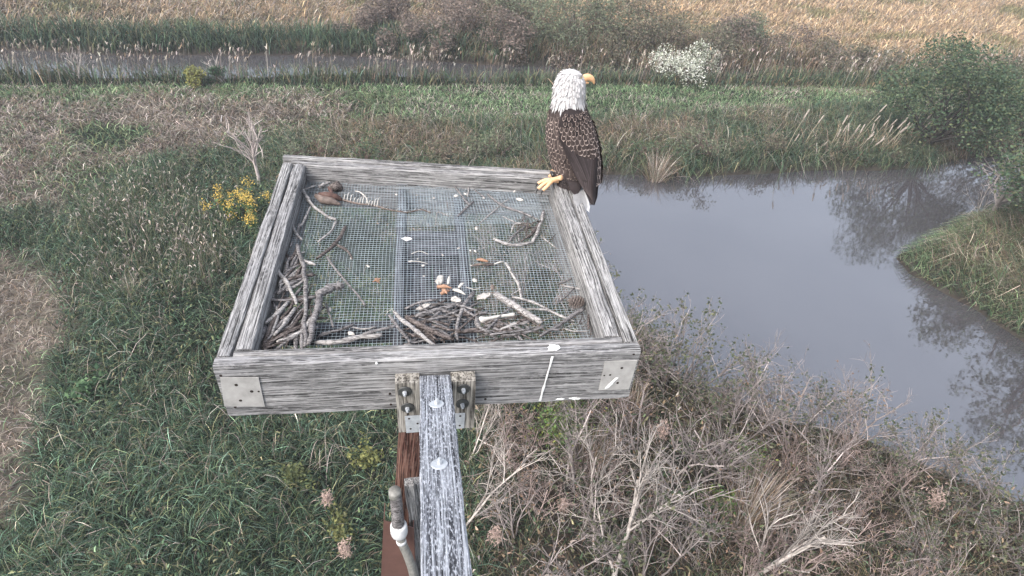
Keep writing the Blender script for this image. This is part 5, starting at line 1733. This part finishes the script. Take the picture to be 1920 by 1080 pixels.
def z5(x, y, h=0.0):
    return onz(*zp(5, x, y), FLOOR + h)
husk('seed_pod', z5(745, 390, 0.022), 0.052, 0.034, 0.008, 1.35, 'shell', 'upright white cupped pod above the orange crab leg', 11, 'pod')
husk('seed_pod', z5(930, 610, 0.018), 0.052, 0.034, 0.007, -0.9, 'shell', 'white cupped pod resting on the brownish branch', 12, 'pod')
husk('shell_piece', z5(560, 690, 0.014), 0.060, 0.026, 0.006, 0.35, 'shell', 'bluish white shell piece half under the front pile', 13, 'shell')
husk('shell_piece', z5(1240, 570, 0.016), 0.056, 0.036, 0.008, 0.2, 'shell', 'grey white angular shell above the leg bone', 14, 'shell')
husk('shell_piece', z5(1340, 470, 0.02), 0.03, 0.02, 0.008, 1.5, 'skin', 'brown curled scrap at the end of the stripped stick', 15, 'scrap')
crab = thing('crab_remains', z5(850, 490), 'orange and white broken crab remains between two white pods', 'remains')
for k, (a, b, w, mt_) in enumerate([((720, 470), (880, 480), 0.010, 'orange'), ((760, 550), (860, 510), 0.009, 'orange'), ((840, 440), (860, 345), 0.007, 'bone'), ((900, 500), (1035, 555), 0.0075, 'bone'), ((960, 480), (1020, 425), 0.0065, 'bone'), ((780, 500), (830, 545), 0.008, 'orange')]):
    p0_, p1_ = z5(*a, 0.012 + 0.002 * k), z5(*b, 0.02 + 0.003 * k)
    v, f = blob([p0_, (p0_ + p1_) / 2 + [0, 0, 0.006], p1_], [w * 0.7, w, w * 0.3], 20 + k, sides=7, n=8)
    MB().add(v, f).build('claw' if mt_ == 'bone' else 'shell_plate', M[mt_], crab, ORIGIN[crab.name], smooth=True)
star = thing('dried_flower', onz(707, 529, FLOOR), 'small ragged orange dried flower head alone on the wire', 'flower head')
mb = MB()
rg2 = np.random.default_rng(9)
for k in range(16):
    a = rg2.uniform(0, 6.28); l = rg2.uniform(0.008, 0.02); b = ORIGIN[star.name]; b = np.array([b.x, b.y, b.z + 0.008]); e = b + np.array([math.cos(a) * l, math.sin(a) * l, rg2.uniform(-0.004, 0.012)])
    v, f = tube([b, (b + e) / 2 + [0, 0, 0.003], e], [0.0025, 0.003, 0.001], 5); mb.add(v, f)
mb.build('petals', M['orange'], star, ORIGIN[star.name], smooth=True)
scrap = thing('carrion_scrap', onz(*zp(5, 1250, 200), FLOOR), 'pink and brown dried scrap on the wire above the shell', 'scrap')
for k, (a, b, w, mt_) in enumerate([((1160, 160), (1290, 185), 0.008, 'orange'), ((1100, 235), (1250, 215), 0.006, 'skin'), ((1240, 230), (1350, 215), 0.009, 'stick_dark'), ((1350, 215), (1470, 185), 0.004, 'bone')]):
    p0_, p1_ = z5(*a, 0.008), z5(*b, 0.010)
    v, f = blob([p0_, (p0_ + p1_) / 2 + [0, 0, 0.004], p1_], [w * 0.5, w, w * 0.5], 40 + k, sides=7, n=8)
    MB().add(v, f).build('shred', M[mt_], scrap, ORIGIN[scrap.name], smooth=True)
bits = [(2, 145, 395, 0.022), (2, 325, 378, 0.030), (2, 400, 362, 0.026), (2, 490, 640, 0.032), (2, 800, 342, 0.03), (2, 840, 408, 0.045), (2, 345, 800, 0.022), (2, 440, 820, 0.018), (2, 480, 825, 0.024), (2, 215, 855, 0.018),
        (2, 60, 940, 0.020), (2, 65, 1025, 0.016), (5, 570, 345, 0.015), (5, 560, 228, 0.016), (5, 420, 180, 0.02), (5, 500, 150, 0.012), (5, 1105, 228, 0.014), (5, 1140, 395, 0.03), (5, 755, 958, 0.03), (1, 1340, 990, 0.022), (1, 1570, 410, 0.018), (1, 1735, 415, 0.014), (3, 435, 545, 0.022), (3, 940, 490, 0.035), (3, 805, 340, 0.03), (3, 940, 15, 0.014), (7, 1280, 625, 0.012), (2, 550, 395, 0.026)]
for k, (rg_, x, y, L_) in enumerate(bits):
    r3 = np.random.default_rng(1000 + k)
    husk('shell_chip', onz(*zp(rg_, x, y), FLOOR + 0.004), L_ * 0.85, L_ * r3.uniform(0.4, 0.7), L_ * 0.2, r3.uniform(0, 6.28), 'bone' if k % 3 else 'shell', 'small white chip of shell or bone lying on the wire', 1000 + k, 'chip', 0.3, 'white chips scattered on the wire floor', 0.05)
for k, pts in enumerate(([(430, 95), (520, 65), (620, 100)], [(390, 180), (500, 180), (610, 205)], [(1040, 470), (1140, 495), (1210, 475)])):
    P = smooth_path([z5(x, y, 0.006) for x, y in pts], 10)
    v, f = tube(P, np.linspace(0.0022, 0.0012, 10), 5)
    tag(MB().add(v, f).build('fish_bone', M['bone'], None, P[5], smooth=True), ['arched thin white fish bone above the dark gap', 'straight thin white fish bone under the arched one', 'curved thin white fish bone beside the shell'][k], 'bone')
splat('bird_dropping', blot(763, 448, 10, 4, 17), 0, 'white splash on the wire floor beside the middle joist', 17, flat_z=FLOOR + 0.002)

# ================================================================== THE EAGLE
YE = 2.80
def ey(v):
    """depth of the body's middle at a photo row: the tail hangs out nearer over the right board"""
    return float(np.interp(v, [130, 300, 345, 402], [2.83, 2.80, 2.74, 2.52]))
feet = onz(1040, 346, ZT)
eagle = thing('bald_eagle', (feet[0], feet[1], ZT), 'brown eagle with white head perched on the back corner board, looking over its shoulder', 'eagle')
EO = np.array(ORIGIN[eagle.name])

class Loft:
    """closed body between left and right outline points; S(t, theta) gives a point of its skin"""
    def __init__(self, rows, depth, dy=0.0, n=40):
        c, a, b = [], [], []
        for k, (l, r) in enumerate(rows):
            y = ey((l[1] + r[1]) / 2) + dy
            p = ony(*l, y); q = ony(*r, y)
            c.append((p + q) / 2); a.append((q - p) / 2)
            dd = depth[k] if isinstance(depth, (list, tuple)) else depth
            b.append(np.array([0, -1.0, 0]) * max(1e-4, np.linalg.norm(a[-1])) * dd)
        self.c, self.a, self.b = (smooth_path(x, n) for x in (c, a, b))
        self.n = n
    def S(self, t, th):
        q = np.clip(t, 0, 1) * (self.n - 1); i = np.minimum(q.astype(int) if hasattr(q, 'astype') else int(q), self.n - 2); s = q - i
        if np.ndim(s):
            s = s[..., None]; ct = np.cos(th)[..., None]; st = np.sin(th)[..., None]
        else:
            ct, st = math.cos(th), math.sin(th)
        c = self.c[i] * (1 - s) + self.c[i + 1] * s
        a = self.a[i] * (1 - s) + self.a[i + 1] * s
        b = self.b[i] * (1 - s) + self.b[i + 1] * s
        return c + a * ct + b * st
    def frame(self, t, th):
        e = 0.012
        p = self.S(t, th)
        dt = self.S(min(1, t + e), th) - self.S(max(0, t - e), th)
        dh = self.S(t, th + 0.05) - self.S(t, th - 0.05)
        nrm = unit(np.cross(dh, dt))
        q = t * (self.n - 1); i = min(int(q), self.n - 1)
        if nrm @ (p - self.c[i]) < 0:
            nrm = -nrm
        return p, unit(dt), nrm
    def mesh(self, m=30, colour=None, wob=0.0, seed=1):
        vs, cs = [], []
        for i in range(self.n):
            th = np.arange(m) * 2 * math.pi / m
            ring = self.c[i] + np.cos(th)[:, None] * self.a[i] + np.sin(th)[:, None] * self.b[i]
            if wob:
                ring = self.c[i] + (ring - self.c[i]) * (1 + wob * (np.array([noise2(i * 0.9, k * 0.8, seed) for k in range(m)]) - 0.5))[:, None]
            vs.append(ring)
            cs.append(np.tile(colour(i / (self.n - 1)), (m, 1)))
        f = [(i * m + j, i * m + (j + 1) % m, (i + 1) * m + (j + 1) % m, (i + 1) * m + j) for i in range(self.n - 1) for j in range(m)]
        f += [tuple(range(m))[::-1], tuple((self.n - 1) * m + j for j in range(m))]
        return np.concatenate(vs), f, np.concatenate(cs)

BROWN = np.array([0.044, 0.034, 0.031]); DKB = np.array([0.026, 0.021, 0.021]); RIM = np.array([0.40, 0.32, 0.285]); WHITE = np.array([0.46, 0.45, 0.445])
rows = [((1066, 130), (1072, 130)), ((1054, 136), (1086, 135)), ((1046, 146), (1096, 146)), ((1042, 158), (1098, 156)), ((1040, 170), (1097, 168)), ((1039, 182), (1095, 180)), ((1037, 194), (1096, 192)),
        ((1032, 208), (1101, 205)), ((1027, 228), (1107, 224)), ((1025, 252), (1112, 248)), ((1027, 275), (1114, 273)), ((1031, 296), (1112, 298)), ((1037, 315), (1104, 320)), ((1042, 332), (1094, 338)), ((1047, 344), (1080, 352)), ((1056, 352), (1070, 357))]
depth = [1.0, 0.85, 0.72, 0.72, 0.78, 0.84, 0.86, 0.84, 0.82, 0.82, 0.82, 0.82, 0.80, 0.80, 0.85, 1.0]
body = Loft(rows, depth, 0.0, 60)
TN = 0.40                                              # where the white of the neck ends
v, f, c = body.mesh(32, lambda t: WHITE * 0.95 if t < TN else BROWN, 0.05, 3)
bo = MB().add(v, f, c).build('body', M['feather'], eagle, EO, smooth=True)
ORIGIN[bo.name] = Vector(EO.tolist())

FS = np.array([-1, -0.77, 0, 0.77, 1.0]); FQ = np.array([0, 0.42, 0.77, 0.92, 1.0])
def feather(mb, p, d, nrm, L, W, cin, rim, lift=0.12, tip=0.6, cup=0.25, root=0.55):
    """one feather: rounded vane, paler along its edge"""
    s = unit(np.cross(nrm, d)); nrm = np.cross(d, s)
    vs, cs = [], []
    for q in FQ:
        prof = (root + (1 - root) * min(1, q * 2.2)) * (1 - max(0, (q - tip) / (1 - tip)) ** 2.2) ** 0.5 if q < 1 else 0.24
        for x in FS:
            vs.append(p + d * L * (q - 0.08 * x * x * (q > 0.5)) + s * W * 0.5 * x * prof + nrm * (0.0012 + lift * L * q * (1 - 0.35 * q) - cup * W * 0.25 * x * x))
            e = max(abs(x), q)
            k = 1.0 if e > 0.88 else 0.0
            cs.append(cin * (1 - k) + rim * k)
    f = [(i * 5 + j, i * 5 + j + 1, (i + 1) * 5 + j + 1, (i + 1) * 5 + j) for i in range(4) for j in range(4)]
    mb.add(vs, f, np.array(cs))

rg = np.random.default_rng(17)
# white hackles of head and neck
mb = MB()
nrow = 19
for i in range(nrow):
    t = 0.035 + (TN - 0.05) * i / (nrow - 1)
    ring = np.linalg.norm(body.S(t, 0.0) - body.S(t, math.pi)) * 2.6
    m = max(10, int(ring / 0.0095))
    for j in range(m):
        th = 2 * math.pi * (j + 0.5 * (i % 2)) / m + rg.normal(0, 0.08)
        p, d, nrm = body.frame(t + rg.normal(0, 0.004), th)
        back = max(0.0, -math.cos(th))
        if math.cos(th) > 0.8 and t < 0.22:
            continue                                   # the face stays smooth
        w = WHITE * rg.uniform(0.78, 1.12) * np.array([1.0, 0.985, 0.98])
        feather(mb, p, unit(d + rg.normal(0, 0.12, 3) + nrm * 0.10 * back), nrm, rg.uniform(0.026, 0.040) * (0.55 + 0.75 * i / nrow), rg.uniform(0.008, 0.0125), w, w * 0.62, 0.10 + 0.16 * back * rg.uniform(0.4, 1.2), 0.35, 0.3)
o = mb.build('head_feathers', M['feather'], bo, EO); o['kind'] = 'stuff'
# brown contour feathers of body and thigh
mb = MB()
nrow = 24
for i in range(nrow):
    t = TN + 0.005 + (0.94 - TN) * i / (nrow - 1)
    ring = np.linalg.norm(body.S(t, 0.0) - body.S(t, math.pi)) * 2.75
    m = max(8, int(ring / 0.0165))
    for j in range(m):
        th = 2 * math.pi * (j + 0.5 * (i % 2)) / m + rg.normal(0, 0.05)
        p, d, nrm = body.frame(t, th)
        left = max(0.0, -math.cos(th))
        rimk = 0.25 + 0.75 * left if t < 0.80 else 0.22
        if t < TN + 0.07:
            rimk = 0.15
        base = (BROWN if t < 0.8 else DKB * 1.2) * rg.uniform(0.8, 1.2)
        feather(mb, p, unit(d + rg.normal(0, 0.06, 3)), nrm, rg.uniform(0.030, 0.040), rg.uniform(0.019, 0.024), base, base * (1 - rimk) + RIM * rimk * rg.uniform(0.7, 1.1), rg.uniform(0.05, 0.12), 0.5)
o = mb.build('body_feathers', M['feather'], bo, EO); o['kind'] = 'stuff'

# folded wings
WROWS = [((1064, 203), (1074, 203)), ((1053, 213), (1094, 210)), ((1047, 232), (1106, 226)), ((1045, 252), (1113, 246)), ((1049, 272), (1118, 268)), ((1056, 294), (1121, 290)), ((1068, 315), (1122, 311)), ((1082, 335), (1121, 331)), ((1093, 354), (1118, 350)), ((1102, 371), (1114, 369)), ((1107, 384), (1110, 384))]
def wing(dy, side, shift):
    wr = [((l[0] + shift, l[1]), (r[0] + shift, r[1])) for l, r in WROWS]
    W = Loft(wr, [0.5, 0.5, 0.46, 0.44, 0.42, 0.38, 0.34, 0.32, 0.3, 0.3, 0.4], dy, 44)
    v, f, c = W.mesh(24, lambda t: DKB)
    wo = MB().add(v, f, c).build('wing', M['feather'], eagle, EO, smooth=True)
    ORIGIN[wo.name] = Vector(EO.tolist())
    mb = MB()
    # flight feathers first, lowest layer
    for k in range(11):
        s = k / 10
        th = side * (2.75 - 2.3 * s)
        t0 = 0.30 + 0.20 * math.sin(s * 1.9)
        p, d, nrm = W.frame(t0, th)
        e = W.S(0.80 + 0.2 * s ** 0.8, side * (2.2 - 1.3 * s))
        dd = e - p
        cc_ = DKB * rg.uniform(0.85, 1.25)
        feather(mb, p + nrm * 0.003, unit(dd), nrm, np.linalg.norm(dd) * 1.02, 0.030, cc_, cc_ * 1.9, 0.03, 0.85, 0.2)
    wo_f = mb.build('flight_feathers', M['feather'], wo, EO)
    mb = MB()
    nrow = 16
    for i in range(nrow):
        s = i / (nrow - 1)
        t = 0.09 + 0.60 * s
        sz = 0.55 + 1.0 * min(1, s * 1.4)
        m = int(6 + 3.2 * math.sin(math.pi * min(1, s * 1.1)))
        for j in range(m):
            x = (j + 0.5 * (i % 2)) / m
            # lower rows pull away from the wing's leading edge, as the coverts do
            lo = 0.18 + 2.45 * (1 - 0.72 * max(0, s - 0.28) / 0.72)
            th = side * (0.12 + (lo - 0.12) * x + rg.normal(0, 0.03))
            p, d, nrm = W.frame(t + rg.normal(0, 0.004), th)
            base = BROWN * rg.uniform(0.75, 1.15)
            feather(mb, p + nrm * (0.004 + 0.002 * (1 - s)), unit(d + rg.normal(0, 0.05, 3)), nrm, 0.030 * sz * rg.uniform(0.92, 1.1), 0.0245 * sz, base, RIM * rg.uniform(0.85, 1.2), 0.12, 0.5, 0.35)
    o = mb.build('covert_feathers', M['feather'], wo, EO); o['kind'] = 'stuff'
    return wo
wing(-0.062, 1, 0)
wing(0.045, -1, 4)

# tail
root = ony(1080, 338, ey(338)); mb = None
tail = None
for k in range(9):
    s = k / 8 - 0.5
    tu, tv = 1082 + 23 * (s + 0.5) + (2 if k == 7 else 0), 392 + 10 * (s + 0.5) - 5 * abs(s)
    e = ony(tu, tv, 2.535 - 0.03 * (1 - abs(s)) + 0.002 * k)
    b = root + np.array([0.012 * s, 0.004 * k - 0.02, 0.01])
    d = e - b
    mb = MB()
    tone = np.array([0.36, 0.355, 0.355]) * (0.62 + 0.5 * (k / 8)) if k < 7 else np.array([0.56, 0.55, 0.54])
    nrm = unit(np.cross(np.array([1.0, 0.2, 0]), d)); nrm = nrm if nrm[1] < 0 else -nrm
    feather(mb, b, unit(d), nrm, np.linalg.norm(d), 0.034, tone * 0.9, tone * 1.1, 0.01, 0.8, 0.15)
    mb.build('tail_feather', M['feather'], eagle, EO)
# dark under-tail fluff between leg and tail
fl = Loft([((1060, 338), (1092, 338)), ((1066, 350), (1090, 350)), ((1072, 360), (1086, 361)), ((1077, 366), (1081, 366))], 0.7, -0.045, 14)
v, f, c = fl.mesh(18, lambda t: DKB * 1.15, 0.15, 6)
MB().add(v, f, c).build('thigh_tuft', M['feather'], eagle, EO, smooth=True)

# beak, eye, brow
yb = ey(150) - 0.004
def be(u, v):
    return ony(u, v, yb)
C = smooth_path([be(1093, 148), be(1101, 145), be(1108, 147), be(1112.5, 152), be(1114, 158.5)], 16)
rr = np.interp(np.linspace(0, 1, 16), [0, 0.3, 0.6, 0.85, 1], [0.0185, 0.0175, 0.0125, 0.0055, 0.0012])
t_, a_, b_ = frames(C)
n = 12; vs = []
for i in range(16):
    up = unit(np.cross(t_[i], [0, 1, 0])); up = up if up[2] > 0 or i > 8 else -up
    for j in range(n):
        th = 2 * math.pi * j / n
        vs.append(C[i] + np.array([0, 1, 0]) * math.cos(th) * rr[i] * 0.62 + up * math.sin(th) * rr[i])
f = [(i * n + j, i * n + (j + 1) % n, (i + 1) * n + (j + 1) % n, (i + 1) * n + j) for i in range(15) for j in range(n)] + [tuple(range(n))[::-1], tuple(15 * n + j for j in range(n))]
bk_ = MB().add(vs, f).build('beak', M['beak'], eagle, EO, smooth=True); ORIGIN[bk_.name] = Vector(EO.tolist())
C = smooth_path([be(1092, 155), be(1099, 155), be(1104, 155.5)], 8)
v, f = tube(C, np.linspace(0.010, 0.003, 8), 10)
MB().add(v, f).build('lower_beak', M['beak'], eagle, EO, smooth=True)
tt = 0.165
pe = None
for sgn in (1, -1):
    best = min(((np.linalg.norm(body.S(t, th) - ony(1090.5, 145.5, ey(146) - 0.03)), t, th) for t in np.linspace(0.05, 0.3, 40) for th in np.linspace(0, 1.5, 40)))
    p, d, nrm = body.frame(best[1], sgn * best[2])
    v, f = blob([p - nrm * 0.004 - unit(np.cross(nrm, d)) * 0.006, p + nrm * 0.001, p - nrm * 0.004 + unit(np.cross(nrm, d)) * 0.006], [0.002, 0.0062, 0.002], 3, rough=0.0, n=9)
    ob = MB().add(v, f).build('eye', M['eye'], eagle, EO, smooth=True); ORIGIN[ob.name] = Vector(EO.tolist())
    v, f = blob([p + nrm * 0.0025 - d * 0.002, p + nrm * 0.0042, p + nrm * 0.0025 + d * 0.002], [0.001, 0.0032, 0.001], 3, rough=0.0, n=7)
    MB().add(v, f).build('pupil', M['talon'], ob, EO, smooth=True)
    s_ = unit(np.cross(nrm, d))
    v, f = blob([p - s_ * 0.014 - d * 0.005 + nrm * 0.001, p - d * 0.0065 + nrm * 0.004, p + s_ * 0.016 - d * 0.003 + nrm * 0.002], [0.002, 0.0042, 0.0025], 5, rough=0.0, n=9)
    cgrey = np.tile(WHITE * 0.42, (len(v), 1))
    MB().add(v, f, cgrey).build('brow', M['feather'], eagle, EO, smooth=True)

# feet: three toes over the inner edge, one behind, black talons
def foot(ankle, toes, hind, up_from):
    z0 = ZT + 0.012
    A = onz(*ankle, ZT + 0.026)
    mb = MB()
    U = onz(*up_from, ZT + 0.075)
    v, f = tube(smooth_path([U, (A + U) / 2, A], 7), [0.013, 0.0125, 0.012, 0.012, 0.0125, 0.0135, 0.014], 10); mb.add(v, f)
    tal = []
    for (mid, tip) in toes:
        m_ = onz(*mid, ZT + 0.016); e = onz(*tip, ZT - 0.004)
        P = smooth_path([A, m_, e], 13)
        r_ = np.interp(np.linspace(0, 1, 13), [0, 0.4, 1], [0.012, 0.0098, 0.0078]) * (1 + 0.10 * np.cos(np.arange(13) * 2.1))
        v, f = tube(P, r_, 9); mb.add(v, f)
        d = unit(P[-1] - P[-3])
        tal.append([P[-1], P[-1] + d * 0.010 + [0, 0, -0.006], P[-1] + d * 0.012 + [0, 0, -0.024]])
    h = onz(*hind, ZT + 0.010)
    v, f = tube(smooth_path([A, (A + h) / 2 + [0, 0, 0.004], h], 7), np.linspace(0.012, 0.007, 7), 9); mb.add(v, f)
    fo = mb.build('foot', M['foot'], eagle, EO, smooth=True); ORIGIN[fo.name] = Vector(EO.tolist())
    for t3 in tal:
        v, f = tube(smooth_path(t3, 7), np.linspace(0.0056, 0.0008, 7), 7)
        MB().add(v, f).build('talon', M['talon'], fo, EO, smooth=True)
    return fo
foot((1036, 338), [((1022, 338), (1009, 344)), ((1021, 344), (1009, 354)), ((1028, 347), (1018, 357))], (1056, 344), (1052, 333))
foot((1043, 324), [((1040, 319), (1033, 323)), ((1037, 326), (1030, 331)), ((1040, 330), (1034, 336))], (1056, 330), (1058, 318))
v, f = tube([onz(1034, 323, ZT + 0.03), onz(1036, 326, ZT + 0.03), onz(1038, 330, ZT + 0.03)], [0.010, 0.0105, 0.010], 12)
MB().add(v, f).build('leg_band', M['talon'], eagle, EO, smooth=True)

# ================================================================== HAZE
def haze_box(density):
    m = bpy.data.materials.new('haze')
    m.use_nodes = True
    n, l = m.node_tree.nodes, m.node_tree.links
    for x in list(n):
        if x.type != 'OUTPUT_MATERIAL':
            n.remove(x)
    pv = n.new('ShaderNodeVolumePrincipled')
    pv.inputs['Color'].default_value = (0.80, 0.84, 0.90, 1)
    pv.inputs['Density'].default_value = density
    pv.inputs['Anisotropy'].default_value = 0.1
    l.new(pv.outputs[0], n['Material Output'].inputs['Volume'])
    o = MB().box((-1000.0, -320.0, -1.7), (1000.0, 1600.0, 8.8)).build('haze', m)
    tag(o, 'thin pale evening haze over the marsh', 'haze', kind='stuff')
haze_box(0.0021)
